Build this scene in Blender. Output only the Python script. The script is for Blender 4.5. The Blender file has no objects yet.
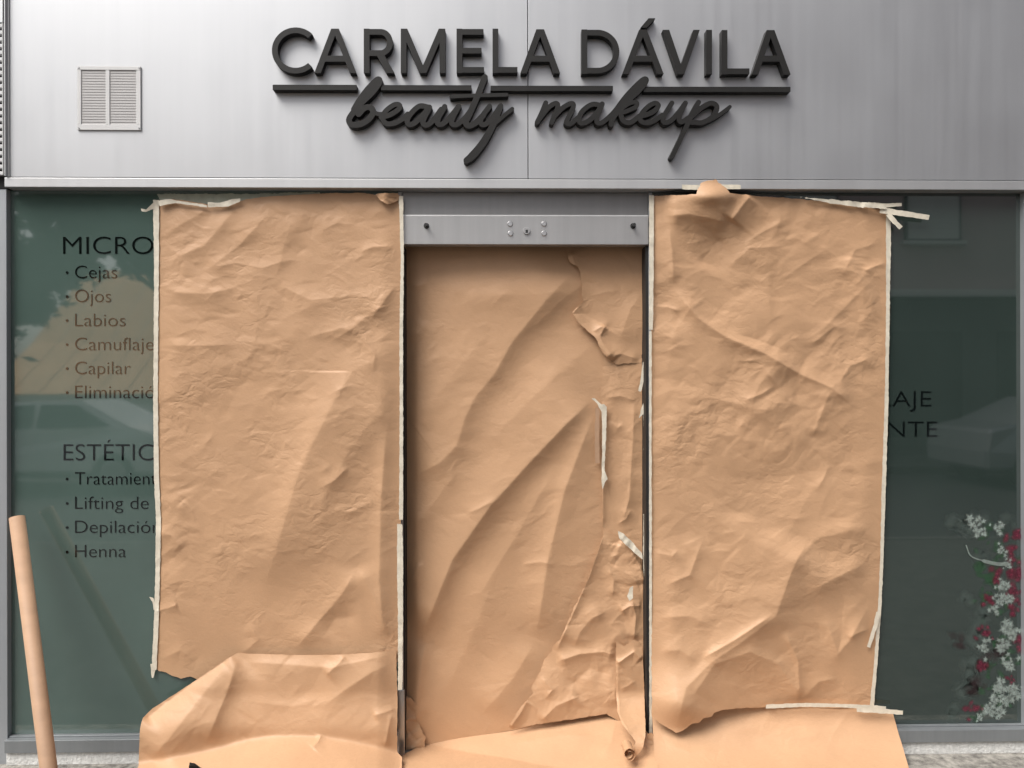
import bpy, bmesh, math, random
import numpy as np
from mathutils import Vector, Matrix

random.seed(7)
S = bpy.context.scene
COL = S.collection

# ------------------------------------------------------------------ camera
W, H, F = 1024, 768, 770.0
CAM = np.array([0.0, -3.25, 1.57])
YAW, ROLL = math.radians(1.17), math.radians(0.126)
fw = np.array([math.sin(YAW), math.cos(YAW), 0.0])
r0 = np.array([math.cos(YAW), -math.sin(YAW), 0.0])
u0 = np.array([0.0, 0.0, 1.0])
rt = r0 * math.cos(ROLL) - u0 * math.sin(ROLL)
up = u0 * math.cos(ROLL) + r0 * math.sin(ROLL)
cd = bpy.data.cameras.new('camera')
cd.sensor_width = 36.0
cd.lens = 36.0 * F / W
cd.clip_start, cd.clip_end = 0.05, 2000
co = bpy.data.objects.new('camera', cd)
COL.objects.link(co)
co.matrix_world = Matrix(((rt[0], up[0], -fw[0], CAM[0]), (rt[1], up[1], -fw[1], CAM[1]),
                          (rt[2], up[2], -fw[2], CAM[2]), (0, 0, 0, 1)))
S.camera = co


def at(px, py, y):
    """measured point of the photograph, put on the vertical plane at distance y"""
    px = np.asarray(px, float); py = np.asarray(py, float)
    a = (px - W / 2) / F; b = (H / 2 - py) / F
    dx = rt[0] * a + up[0] * b + fw[0]
    dy = rt[1] * a + up[1] * b + fw[1]
    dz = rt[2] * a + up[2] * b + fw[2]
    t = (y - CAM[1]) / dy
    return CAM[0] + dx * t, CAM[2] + dz * t


def y_ground(px, py, z=0.006):
    a = (px - W / 2) / F; b = (H / 2 - py) / F
    dy = rt[1] * a + up[1] * b + fw[1]
    dz = rt[2] * a + up[2] * b + fw[2]
    t = np.where(dz < -1e-4, (z - CAM[2]) / np.minimum(dz, -1e-4), 1e6)
    return CAM[1] + dy * t


# ------------------------------------------------------------------ materials
def lin(r, g, b):
    f = lambda c: (c / 255 / 12.92) if c / 255 <= 0.04045 else ((c / 255 + 0.055) / 1.055) ** 2.4
    return (f(r), f(g), f(b), 1.0)


class NT:
    def __init__(self, name):
        self.m = bpy.data.materials.new(name)
        self.m.use_nodes = True
        self.t = self.m.node_tree
        self.b = self.t.nodes['Principled BSDF']

    def n(self, kind, **kw):
        nd = self.t.nodes.new(kind)
        for k, v in kw.items():
            if k.startswith('_'):
                setattr(nd, k[1:], v)
            else:
                nd.inputs[k.replace('__', ' ')].default_value = v
        return nd

    def l(self, a, b):
        self.t.links.new(a, b)


def mat(name, col, rough=0.5, metal=0.0, vary=0.0, vscale=8.0, vstretch=(1, 1, 1), bump=0.0, bscale=200.0,
        spec=0.5, ior=1.5, rvary=0.0, dist=0.001):
    k = NT(name)
    col = tuple(col)[:3] + (1.0,)
    b = k.b
    b.inputs['Base Color'].default_value = col
    b.inputs['Roughness'].default_value = rough
    b.inputs['Metallic'].default_value = metal
    b.inputs['Specular IOR Level'].default_value = spec
    b.inputs['IOR'].default_value = ior
    tc = k.n('ShaderNodeTexCoord')
    if vary > 0 or rvary > 0:
        mp = k.n('ShaderNodeMapping', Scale=vstretch)
        k.l(tc.outputs['Object'], mp.inputs['Vector'])
        no = k.n('ShaderNodeTexNoise', Scale=vscale, Detail=6.0, Roughness=0.6)
        k.l(mp.outputs[0], no.inputs['Vector'])
        if vary > 0:
            mr = k.n('ShaderNodeMapRange', From__Min=0.25, From__Max=0.75, To__Min=1 - vary, To__Max=1 + vary)
            k.l(no.outputs[0], mr.inputs[0])
            mx = k.n('ShaderNodeMix', _data_type='RGBA', _blend_type='MULTIPLY')
            mx.inputs[0].default_value = 1.0
            mx.inputs[6].default_value = col
            k.l(mr.outputs[0], mx.inputs[7])
            k.l(mx.outputs[2], b.inputs['Base Color'])
        if rvary > 0:
            m2 = k.n('ShaderNodeMapRange', From__Min=0.25, From__Max=0.75, To__Min=max(0.02, rough - rvary), To__Max=rough + rvary)
            k.l(no.outputs[0], m2.inputs[0])
            k.l(m2.outputs[0], b.inputs['Roughness'])
    if bump > 0:
        nb = k.n('ShaderNodeTexNoise', Scale=bscale, Detail=4.0)
        k.l(tc.outputs['Object'], nb.inputs['Vector'])
        bp = k.n('ShaderNodeBump', Strength=bump, Distance=dist)
        k.l(nb.outputs[0], bp.inputs['Height'])
        k.l(bp.outputs[0], b.inputs['Normal'])
    return k.m


def paper_mat(name, col, crisp=0.6):
    """brown wrapping paper: fine fibres, faint machine ribs, slight waxy sheen"""
    k = NT(name)
    b = k.b
    tc = k.n('ShaderNodeTexCoord')
    n1 = k.n('ShaderNodeTexNoise', Scale=3.0, Detail=5.0, Roughness=0.6)
    k.l(tc.outputs['Object'], n1.inputs['Vector'])
    mp = k.n('ShaderNodeMapping', Scale=(30, 30, 260))
    k.l(tc.outputs['Object'], mp.inputs['Vector'])
    n2 = k.n('ShaderNodeTexNoise', Scale=2.0, Detail=4.0, Roughness=0.7)
    k.l(mp.outputs[0], n2.inputs['Vector'])
    a1 = k.n('ShaderNodeMapRange', From__Min=0.3, From__Max=0.7, To__Min=0.92, To__Max=1.06)
    k.l(n1.outputs[0], a1.inputs[0])
    a2 = k.n('ShaderNodeMapRange', From__Min=0.3, From__Max=0.7, To__Min=0.965, To__Max=1.035)
    k.l(n2.outputs[0], a2.inputs[0])
    mu = k.n('ShaderNodeMath', _operation='MULTIPLY')
    k.l(a1.outputs[0], mu.inputs[0]); k.l(a2.outputs[0], mu.inputs[1])
    mx = k.n('ShaderNodeMix', _data_type='RGBA', _blend_type='MULTIPLY')
    mx.inputs[0].default_value = 1.0
    mx.inputs[6].default_value = tuple(col)[:3] + (1,)
    k.l(mu.outputs[0], mx.inputs[7])
    k.l(mx.outputs[2], b.inputs['Base Color'])
    b.inputs['Roughness'].default_value = 0.5
    b.inputs['Specular IOR Level'].default_value = 0.35
    n3 = k.n('ShaderNodeTexNoise', Scale=60.0, Detail=8.0, Roughness=0.65)
    k.l(tc.outputs['Object'], n3.inputs['Vector'])
    bp = k.n('ShaderNodeBump', Strength=0.3, Distance=0.003)
    k.l(n3.outputs[0], bp.inputs['Height'])
    bp2 = k.n('ShaderNodeBump', Strength=0.25, Distance=0.0008)
    k.l(n2.outputs[0], bp2.inputs['Height'])
    # crisp little facets where the sheet was handled
    wn = k.n('ShaderNodeTexNoise', Scale=9.0, Detail=3.0)
    k.l(tc.outputs['Object'], wn.inputs['Vector'])
    wm = k.n('ShaderNodeMix', _data_type='RGBA', _blend_type='LINEAR_LIGHT')
    wm.inputs[0].default_value = 0.045
    k.l(tc.outputs['Object'], wm.inputs[6]); k.l(wn.outputs[1], wm.inputs[7])
    mk = k.n('ShaderNodeTexNoise', Scale=3.6, Detail=3.0)
    k.l(tc.outputs['Object'], mk.inputs['Vector'])
    mk2 = k.n('ShaderNodeMapRange', From__Min=0.42, From__Max=0.70, To__Min=0.08, To__Max=1.0)
    k.l(mk.outputs[0], mk2.inputs[0])
    prev = bp
    for sc_, di_ in ((13.0, 0.0085), (34.0, 0.0028)):
        sm = k.n('ShaderNodeMapping', Scale=(1, 1, 1.5), Rotation=(0, sc_ * 0.1, 0))
        k.l(wm.outputs[2], sm.inputs['Vector'])
        vo = k.n('ShaderNodeTexVoronoi', _feature='DISTANCE_TO_EDGE', Scale=sc_)
        k.l(sm.outputs[0], vo.inputs['Vector'])
        mm = k.n('ShaderNodeMath', _operation='MULTIPLY')
        k.l(vo.outputs['Distance'], mm.inputs[0]); k.l(mk2.outputs[0], mm.inputs[1])
        bv = k.n('ShaderNodeBump', Strength=crisp, Distance=di_)
        k.l(mm.outputs[0], bv.inputs['Height']); k.l(prev.outputs[0], bv.inputs['Normal'])
        prev = bv
    k.l(prev.outputs[0], bp2.inputs['Normal'])
    k.l(bp2.outputs[0], b.inputs['Normal'])
    return k.m


def metal_mat(name, col, rough, metal, streak=0.05):
    """satin coated sheet with faint vertical rolling streaks and dust"""
    k = NT(name)
    b = k.b
    tc = k.n('ShaderNodeTexCoord')
    mp = k.n('ShaderNodeMapping', Scale=(14, 14, 0.35))
    k.l(tc.outputs['Object'], mp.inputs['Vector'])
    n1 = k.n('ShaderNodeTexNoise', Scale=2.0, Detail=7.0, Roughness=0.65)
    k.l(mp.outputs[0], n1.inputs['Vector'])
    n2 = k.n('ShaderNodeTexNoise', Scale=2.2, Detail=8.0, Roughness=0.6)
    k.l(tc.outputs['Object'], n2.inputs['Vector'])
    ad = k.n('ShaderNodeMath', _operation='ADD')
    k.l(n1.outputs[0], ad.inputs[0]); k.l(n2.outputs[0], ad.inputs[1])
    mr = k.n('ShaderNodeMapRange', From__Min=0.7, From__Max=1.3, To__Min=1 - streak, To__Max=1 + streak)
    k.l(ad.outputs[0], mr.inputs[0])
    mx = k.n('ShaderNodeMix', _data_type='RGBA', _blend_type='MULTIPLY')
    mx.inputs[0].default_value = 1.0
    mx.inputs[6].default_value = tuple(col)[:3] + (1,)
    k.l(mr.outputs[0], mx.inputs[7])
    k.l(mx.outputs[2], b.inputs['Base Color'])
    m2 = k.n('ShaderNodeMapRange', From__Min=0.7, From__Max=1.3, To__Min=rough - 0.04, To__Max=rough + 0.05)
    k.l(ad.outputs[0], m2.inputs[0])
    k.l(m2.outputs[0], b.inputs['Roughness'])
    b.inputs['Metallic'].default_value = metal
    bp = k.n('ShaderNodeBump', Strength=0.04, Distance=0.004)
    k.l(n1.outputs[0], bp.inputs['Height'])
    k.l(bp.outputs[0], b.inputs['Normal'])
    return k.m


M = {}
PAPER = (0.508, 0.308, 0.176)
M['paper'] = paper_mat('kraft_paper', PAPER)
M['paper_calm'] = paper_mat('kraft_paper_smoother', PAPER, 0.32)
M['fascia'] = metal_mat('fascia_aluminium', (0.475, 0.484, 0.497), 0.48, 0.8, 0.035)
M['trim'] = metal_mat('trim_aluminium', (0.50, 0.505, 0.51), 0.5, 0.7, 0.04)
M['frame'] = metal_mat('window_frame_aluminium', (0.38, 0.40, 0.42), 0.42, 0.5, 0.06)
M['sill'] = metal_mat('sill_aluminium', (0.25, 0.265, 0.275), 0.42, 0.5, 0.1)
M['steel'] = metal_mat('shutter_steel', (0.42, 0.42, 0.42), 0.4, 0.6, 0.07)
M['housing'] = metal_mat('housing_steel', (0.25, 0.25, 0.25), 0.4, 0.6, 0.08)
M['white'] = mat('white_enamel', (0.60, 0.60, 0.595), 0.45, vary=0.05)
M['slat'] = mat('grey_louvre', (0.37, 0.36, 0.355), 0.5, vary=0.05)
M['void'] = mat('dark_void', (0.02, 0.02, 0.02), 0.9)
M['letter'] = mat('sign_black', (0.012, 0.0113, 0.0105), 0.55, vary=0.15, vscale=30, spec=0.35)
M['vinyl'] = mat('vinyl_black', (0.004, 0.006, 0.006), 0.04, ior=1.9)
M['tape'] = mat('masking_tape', (0.64, 0.585, 0.475), 0.6, vary=0.14, vscale=40, bump=0.3, bscale=120, dist=0.002)
M['tape_clear'] = mat('translucent_tape', (0.34, 0.36, 0.28), 0.4, vary=0.2, vscale=30)
M['rubber'] = mat('black_gasket', (0.012, 0.012, 0.012), 0.6)
M['card'] = mat('cardboard', (0.40, 0.25, 0.155), 0.65, vary=0.12, vscale=9, vstretch=(1, 1, 2), bump=0.15, bscale=150)
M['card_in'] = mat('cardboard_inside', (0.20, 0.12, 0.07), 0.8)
M['mortar'] = mat('white_mortar', (0.6, 0.6, 0.58), 0.9, vary=0.2, vscale=60, bump=0.6, bscale=80, dist=0.01)
M['screw'] = mat('screw_zinc', (0.5, 0.5, 0.5), 0.3, 0.9)
M['bolt'] = mat('dark_bolt', (0.06, 0.06, 0.06), 0.4, 0.6)


def glass_mat(name, col):
    k = NT(name)
    b = k.b
    tc = k.n('ShaderNodeTexCoord')
    n1 = k.n('ShaderNodeTexNoise', Scale=1.6, Detail=6.0, Roughness=0.6)
    k.l(tc.outputs['Object'], n1.inputs['Vector'])
    mr = k.n('ShaderNodeMapRange', From__Min=0.3, From__Max=0.7, To__Min=0.88, To__Max=1.12)
    k.l(n1.outputs[0], mr.inputs[0])
    mx = k.n('ShaderNodeMix', _data_type='RGBA', _blend_type='MULTIPLY')
    mx.inputs[0].default_value = 1.0
    mx.inputs[6].default_value = tuple(col)[:3] + (1,)
    k.l(mr.outputs[0], mx.inputs[7])
    k.l(mx.outputs[2], b.inputs['Base Color'])
    b.inputs['Roughness'].default_value = 0.03
    b.inputs['IOR'].default_value = 2.05
    return k.m


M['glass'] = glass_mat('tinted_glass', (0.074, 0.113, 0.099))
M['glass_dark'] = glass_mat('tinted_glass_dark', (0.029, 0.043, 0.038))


def ground_mat(name, c1, c2, scale):
    k = NT(name)
    tc = k.n('ShaderNodeTexCoord')
    n1 = k.n('ShaderNodeTexNoise', Scale=scale, Detail=9.0, Roughness=0.72)
    k.l(tc.outputs['Object'], n1.inputs['Vector'])
    cr = k.n('ShaderNodeValToRGB')
    cr.color_ramp.elements[0].position = 0.35; cr.color_ramp.elements[0].color = c1 + (1,)
    cr.color_ramp.elements[1].position = 0.65; cr.color_ramp.elements[1].color = c2 + (1,)
    k.l(n1.outputs[0], cr.inputs[0])
    k.l(cr.outputs[0], k.b.inputs['Base Color'])
    k.b.inputs['Roughness'].default_value = 0.9
    bp = k.n('ShaderNodeBump', Strength=0.6, Distance=0.01)
    k.l(n1.outputs[0], bp.inputs['Height'])
    k.l(bp.outputs[0], k.b.inputs['Normal'])
    return k.m


M['pavement'] = ground_mat('pavement_concrete', (0.09, 0.083, 0.074), (0.36, 0.34, 0.30), 26)
M['paving'] = ground_mat('paving', (0.055, 0.053, 0.05), (0.10, 0.097, 0.09), 9)
M['asphalt'] = ground_mat('asphalt', (0.035, 0.035, 0.036), (0.065, 0.065, 0.065), 40)


# ------------------------------------------------------------------ object helpers
ROOT = {}


def mesh_obj(name, v, f, m, parent=None, smooth=False, origin=None):
    v = np.asarray(v, float)
    if parent is None:
        if origin is None:
            origin = np.array([(v[:, 0].min() + v[:, 0].max()) / 2, (v[:, 1].min() + v[:, 1].max()) / 2, v[:, 2].min()])
    else:
        origin = ROOT[parent.name]
    origin = np.asarray(origin, float)
    me = bpy.data.meshes.new(name)
    me.from_pydata((v - origin).tolist(), [], f if isinstance(f, list) else f.tolist())
    if smooth:
        me.polygons.foreach_set('use_smooth', np.ones(len(me.polygons), bool))
    if isinstance(m, (list, tuple)):
        for q in m:
            me.materials.append(q)
    else:
        me.materials.append(m)
    me.update()
    o = bpy.data.objects.new(name, me)
    COL.objects.link(o)
    ROOT[o.name] = origin
    if parent is None:
        o.location = origin
    else:
        o.parent = parent
    return o


def thing(name, label, cat, loc, group=None):
    o = bpy.data.objects.new(name, None)
    o.empty_display_size = 0.05
    COL.objects.link(o)
    o.location = loc
    ROOT[o.name] = np.asarray(loc, float)
    return tag(o, label, cat, group)


def tag(o, label=None, cat=None, group=None, kind=None):
    if label: o['label'] = label
    if cat: o['category'] = cat
    if group: o['group'] = group
    if kind: o['kind'] = kind
    return o


class MB:
    def __init__(self):
        self.v, self.f = [], []

    def box(self, x0, x1, y0, y1, z0, z1):
        n = len(self.v)
        self.v += [(x0, y0, z0), (x1, y0, z0), (x1, y1, z0), (x0, y1, z0),
                   (x0, y0, z1), (x1, y0, z1), (x1, y1, z1), (x0, y1, z1)]
        self.f += [[n, n + 3, n + 2, n + 1], [n + 4, n + 5, n + 6, n + 7], [n, n + 1, n + 5, n + 4],
                   [n + 1, n + 2, n + 6, n + 5], [n + 2, n + 3, n + 7, n + 6], [n + 3, n, n + 4, n + 7]]
        return self

    def cyl(self, a, b, r, r2=None, n=24, cap=True):
        a = Vector(a); b = Vector(b); r2 = r if r2 is None else r2
        d = (b - a).normalized()
        q = d.to_track_quat('Z', 'Y')
        k = len(self.v)
        for c, rr in ((a, r), (b, r2)):
            for i in range(n):
                t = 2 * math.pi * i / n
                self.v.append(tuple(c + q @ Vector((rr * math.cos(t), rr * math.sin(t), 0))))
        for i in range(n):
            j = (i + 1) % n
            self.f.append([k + i, k + j, k + n + j, k + n + i])
        if cap:
            self.f.append([k + i for i in range(n)][::-1])
            self.f.append([k + n + i for i in range(n)])
        return self

    def poly(self, pts):
        n = len(self.v)
        self.v += [tuple(p) for p in pts]
        self.f.append(list(range(n, n + len(pts))))
        return self

    def build(self, name, m, parent=None, bevel=0.0, smooth=False, origin=None):
        o = mesh_obj(name, self.v, self.f, m, parent, smooth, origin)
        if bevel:
            bm = o.modifiers.new('bevel', 'BEVEL')
            bm.width = bevel; bm.segments = 2; bm.limit_method = 'ANGLE'
        return o


# -------------------------------------------------- outline clipping on a grid
def sdf_poly(px, py, poly):
    """signed distance, positive inside"""
    P = np.asarray(poly, float)
    d2 = np.full(px.shape, 1e18)
    ins = np.zeros(px.shape, bool)
    for (x0, y0), (x1, y1) in zip(P, np.roll(P, -1, 0)):
        ex, ey = x1 - x0, y1 - y0
        L = ex * ex + ey * ey + 1e-12
        t = np.clip(((px - x0) * ex + (py - y0) * ey) / L, 0, 1)
        d2 = np.minimum(d2, (px - x0 - t * ex) ** 2 + (py - y0 - t * ey) ** 2)
        c = ((y0 > py) != (y1 > py))
        xc = x0 + (py - y0) * ex / (ey if abs(ey) > 1e-12 else 1e-12)
        ins ^= c & (px < xc)
    return np.where(ins, 1, -1) * np.sqrt(d2)


def clip_grid(Fv):
    """Fv[j,i] field; returns vertex grid positions, faces, boundary edges"""
    ny, nx = Fv.shape
    ins = Fv > 0
    vid = -np.ones(Fv.shape, int)
    jj, ii = np.nonzero(ins)
    vid[jj, ii] = np.arange(len(ii))
    pos = [np.stack([ii, jj], 1).astype(float)]
    nv = len(ii)
    c = [vid[:-1, :-1], vid[:-1, 1:], vid[1:, 1:], vid[1:, :-1]]
    cnt = sum((q >= 0).astype(int) for q in c)
    full = cnt == 4
    faces = np.stack([q[full] for q in c], 1)[:, ::-1].tolist()
    mixed = np.argwhere((cnt > 0) & (cnt < 4))
    cache, extra, bed = {}, [], []

    def ev(j0, i0, j1, i1):
        key = (j0, i0, j1, i1) if (j0, i0) < (j1, i1) else (j1, i1, j0, i0)
        if key not in cache:
            a, b = Fv[key[0], key[1]], Fv[key[2], key[3]]
            t = min(0.96, max(0.04, a / (a - b)))
            extra.append((key[1] + t * (key[3] - key[1]), key[0] + t * (key[2] - key[0])))
            cache[key] = nv + len(extra) - 1
        return cache[key]
    for j, i in mixed:
        cs = [(j, i), (j, i + 1), (j + 1, i + 1), (j + 1, i)]
        poly, cut = [], []
        for k in range(4):
            a, b = cs[k], cs[(k + 1) % 4]
            if ins[a]:
                poly.append(vid[a])
            if ins[a] != ins[b]:
                e = ev(a[0], a[1], b[0], b[1])
                poly.append(e)
                cut.append((e, bool(ins[a])))
        poly = [int(q) for q in poly][::-1]
        if len(poly) >= 3:
            faces.append(poly)
        for q in range(len(cut)):
            if cut[q][1]:
                bed.append((cut[q][0], cut[(q + 1) % len(cut)][0]))
    if extra:
        pos.append(np.array(extra))
    return np.concatenate(pos), faces, bed


def vnoise(px, py, scale, seed):
    """smooth value noise in -1..1"""
    rng = np.random.RandomState(seed)
    T = rng.uniform(-1, 1, (97, 97))
    x, y = px / scale + 13.7, py / scale + 5.3
    i, j = np.floor(x).astype(int), np.floor(y).astype(int)
    fx, fy = x - i, y - j
    fx = fx * fx * fx * (fx * (fx * 6 - 15) + 10); fy = fy * fy * fy * (fy * (fy * 6 - 15) + 10)
    g = lambda a, b: T[b % 97, a % 97]
    return (g(i, j) * (1 - fx) + g(i + 1, j) * fx) * (1 - fy) + (g(i, j + 1) * (1 - fx) + g(i + 1, j + 1) * fx) * fy


def sstep(x):
    x = np.clip(x, 0, 1)
    return x * x * (3 - 2 * x)


def sinterp(x, xs, ys):
    xs = np.asarray(xs, float); ys = np.asarray(ys, float)
    m = np.gradient(ys, xs)
    k = np.clip(np.searchsorted(xs, x) - 1, 0, len(xs) - 2)
    hh = xs[k + 1] - xs[k]
    t = np.clip((x - xs[k]) / hh, 0, 1)
    return ((2 * t ** 3 - 3 * t ** 2 + 1) * ys[k] + (t ** 3 - 2 * t ** 2 + t) * hh * m[k]
            + (-2 * t ** 3 + 3 * t ** 2) * ys[k + 1] + (t ** 3 - t ** 2) * hh * m[k + 1])


def fold(px, py, pts, a, wl, wr, p=1.3, taper=0.3):
    """crease along a polyline: height a (mm), half widths (px) on its left and right side"""
    pts = np.asarray(pts, float)
    seg = np.hypot(*(pts[1:] - pts[:-1]).T)
    cum = np.concatenate([[0], np.cumsum(seg)])
    best = np.full(px.shape, 1e9); side = np.zeros(px.shape); tt = np.zeros(px.shape)
    for k in range(len(seg)):
        (x0, y0), (x1, y1) = pts[k], pts[k + 1]
        ex, ey = (x1 - x0) / seg[k], (y1 - y0) / seg[k]
        s = np.clip((px - x0) * ex + (py - y0) * ey, 0, seg[k])
        d = np.hypot(px - x0 - s * ex, py - y0 - s * ey)
        c = ex * (py - y0) - ey * (px - x0)
        b = d < best
        best = np.where(b, d, best); side = np.where(b, c, side); tt = np.where(b, (cum[k] + s) / cum[-1], tt)
    w = np.where(side > 0, wr, wl)
    win = sstep(tt / taper + 0.02) * sstep((1 - tt) / taper + 0.02) if taper > 0 else 1.0
    return a * 0.00125 * win * np.exp(-(best / w) ** (1 + (p - 1) * 0.5))


def crumple(px, py, seed, n, amp, lo, hi, ang=0.0, spread=3.14, box=None, sharp=1.0):
    """many short random creases; amp in mm"""
    rng = np.random.RandomState(seed)
    amp = amp * 1.2
    h = np.zeros(px.shape)
    x0, x1, y0, y1 = box if box else (px.min(), px.max(), py.min(), py.max())
    for k in range(n):
        cx, cy = rng.uniform(x0, x1), rng.uniform(y0, y1)
        L = math.exp(rng.uniform(math.log(lo), math.log(hi)))
        th = ang + rng.uniform(-spread / 2, spread / 2)
        w1, w2 = L * rng.uniform(0.10, 0.6), L * rng.uniform(0.10, 0.6)
        a = amp * 0.001 * rng.choice([-1, 1], p=[0.4, 0.6]) * (L / hi) ** 0.8 * rng.uniform(0.4, 1.0)
        R = 3.2 * L
        msk = (np.abs(px - cx) < R) & (np.abs(py - cy) < R)
        if not msk.any():
            continue
        X, Y = px[msk] - cx, py[msk] - cy
        cu = rng.uniform(-0.25, 0.25) / L
        s = X * math.cos(th) + Y * math.sin(th)
        d = -X * math.sin(th) + Y * math.cos(th) + cu * s * s
        w = np.where(d > 0, w1, w2)
        win = sstep(1 - np.maximum(np.abs(X), np.abs(Y)) / R) ** 0.5
        h[msk] += a * win * np.exp(-(s / L) ** 2) * np.exp(-(np.sqrt(d * d + 0.3) / w) ** (1.05 if rng.rand() < sharp * 0.6 else 1.8))
    return h


def tri_facets(px, py, scale, seed, rot):
    """continuous surface of flat triangles with random corner heights, -1..1"""
    rng = np.random.RandomState(seed)
    T = rng.uniform(-1, 1, (89, 89)); D = rng.rand(89, 89) < 0.5
    ca, sa = math.cos(rot), math.sin(rot)
    u, v = (px * ca - py * sa) / scale + 40.3, (px * sa + py * ca) / scale + 40.7
    i, j = np.floor(u).astype(int), np.floor(v).astype(int)
    fx, fy = u - i, v - j
    g = lambda a, b: T[b % 89, a % 89]
    h00, h10, h01, h11 = g(i, j), g(i + 1, j), g(i, j + 1), g(i + 1, j + 1)
    A = np.where(fx > fy, h00 + (h10 - h00) * fx + (h11 - h10) * fy, h00 + (h01 - h00) * fy + (h11 - h01) * fx)
    B = np.where(fx + fy < 1, h00 + (h10 - h00) * fx + (h01 - h00) * fy, h11 + (h01 - h11) * (1 - fx) + (h10 - h11) * (1 - fy))
    return np.where(D[j % 89, i % 89], A, B)


def facets(px, py, seed, amp, scale=46.0, stretch=1.3):
    """creased paper: flat facets meeting in sharp folds, at three sizes; amp in mm"""
    qx = px + 0.55 * scale * vnoise(px, py, scale * 1.7, seed + 1) + 0.16 * scale * vnoise(px, py, scale * 0.6, seed + 3)
    qy = (py + 0.55 * scale * vnoise(px, py, scale * 1.7, seed + 2) + 0.16 * scale * vnoise(px, py, scale * 0.6, seed + 4)) * stretch
    m1 = 0.3 + 0.7 * sstep(0.5 + 1.1 * vnoise(px, py, scale * 2.4, seed + 30))
    m2 = 0.2 + 0.8 * sstep(0.4 + 1.2 * vnoise(px, py, scale * 1.6, seed + 31))
    h = m1 * tri_facets(qx, qy, scale, seed + 5, 0.5) + m2 * 0.36 * tri_facets(qx, qy, scale * 0.42, seed + 6, 1.3) \
        + m2 * 0.10 * tri_facets(qx, qy, scale * 0.17, seed + 7, 2.2)
    return h * amp * 0.0012


def sheet(name, poly, yfun, m, res=1.0, rag=0.0, seed=1, parent=None, smooth=True, rag_scale=5.0):
    """thin sheet: outline in measured points, yfun(px,py) gives its distance plane"""
    P = np.asarray(poly, float)
    x0, y0 = P.min(0) - 3 * res - rag * 2
    x1, y1 = P.max(0) + 3 * res + rag * 2
    nx, ny = int((x1 - x0) / res) + 2, int((y1 - y0) / res) + 2
    gx, gy = np.meshgrid(x0 + np.arange(nx) * res, y0 + np.arange(ny) * res)
    Fv = sdf_poly(gx, gy, P)
    if rag > 0:
        Fv = Fv + rag * (0.65 * vnoise(gx, gy, rag_scale, seed) + 0.35 * vnoise(gx, gy, rag_scale * 0.4, seed + 9))
    Fv[0, :] = Fv[-1, :] = -1; Fv[:, 0] = Fv[:, -1] = -1
    pos, faces, bed = clip_grid(Fv)
    px, py = x0 + pos[:, 0] * res, y0 + pos[:, 1] * res
    Y = yfun(px, py)
    X, Z = at(px, py, Y)
    return mesh_obj(name, np.stack([X, Y, Z], 1), faces, m, parent, smooth)


def strip(pts, w):
    """outline of a ribbon along a polyline, w = width (number or list)"""
    pts = np.asarray(pts, float)
    w = np.broadcast_to(np.asarray(w, float), (len(pts),))
    L, R = [], []
    for k in range(len(pts)):
        a, b = pts[max(0, k - 1)], pts[min(len(pts) - 1, k + 1)]
        t = (b - a) / (np.hypot(*(b - a)) + 1e-9)
        n = np.array([-t[1], t[0]])
        L.append(pts[k] + n * w[k] / 2); R.append(pts[k] - n * w[k] / 2)
    return L + R[::-1]


def solid_strokes(name, strokes, y_front, y_back, m, parent, res=0.5, square=False):
    """raised sign piece: union of brush strokes, one closed body.  strokes: (points, width) or ('poly', pts)"""
    allp = np.concatenate([np.asarray(s[1] if s[0] == 'poly' else s[0], float) for s in strokes])
    x0, y0 = allp.min(0) - 8; x1, y1 = allp.max(0) + 8
    nx, ny = int((x1 - x0) / res) + 2, int((y1 - y0) / res) + 2
    gx, gy = np.meshgrid(x0 + np.arange(nx) * res, y0 + np.arange(ny) * res)
    Fv = np.full(gx.shape, -1e9)
    for s in strokes:
        if s[0] == 'poly':
            Fv = np.maximum(Fv, sdf_poly(gx, gy, s[1]))
            continue
        pts, w = np.asarray(s[0], float), s[1]
        if len(pts) > 2 and not square:
            pts = smooth_line(pts)
        w = np.interp(np.linspace(0, 1, len(pts)), np.linspace(0, 1, np.size(w)), np.atleast_1d(w)) / 2
        for k in range(len(pts) - 1):
            (ax, ay), (bx, by) = pts[k], pts[k + 1]
            ex, ey = bx - ax, by - ay
            t = np.clip(((gx - ax) * ex + (gy - ay) * ey) / (ex * ex + ey * ey + 1e-9), 0, 1)
            Fv = np.maximum(Fv, w[k] + t * (w[k + 1] - w[k]) - np.hypot(gx - ax - t * ex, gy - ay - t * ey))
    pos, faces, bed = clip_grid(Fv)
    n = len(pos)
    px, py = x0 + pos[:, 0] * res, y0 + pos[:, 1] * res
    X, Z = at(px, py, y_front)
    v = np.concatenate([np.stack([X, np.full(n, y_front), Z], 1), np.stack([X, np.full(n, y_back), Z], 1)])
    f = list(faces) + [[int(a), int(b), int(b) + n, int(a) + n] for a, b in bed]
    return mesh_obj(name, v, f, m, parent)


def smooth_line(pts, n=6):
    pts = np.asarray(pts, float)
    P = np.concatenate([[2 * pts[0] - pts[1]], pts, [2 * pts[-1] - pts[-2]]])
    out = []
    for k in range(1, len(P) - 2):
        for t in np.linspace(0, 1, n, endpoint=False):
            a, b, c, d = P[k - 1], P[k], P[k + 1], P[k + 2]
            out.append(0.5 * (2 * b + (c - a) * t + (2 * a - 5 * b + 4 * c - d) * t * t + (3 * b - a - 3 * c + d) * t ** 3))
    out.append(pts[-1])
    return np.array(out)


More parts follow.
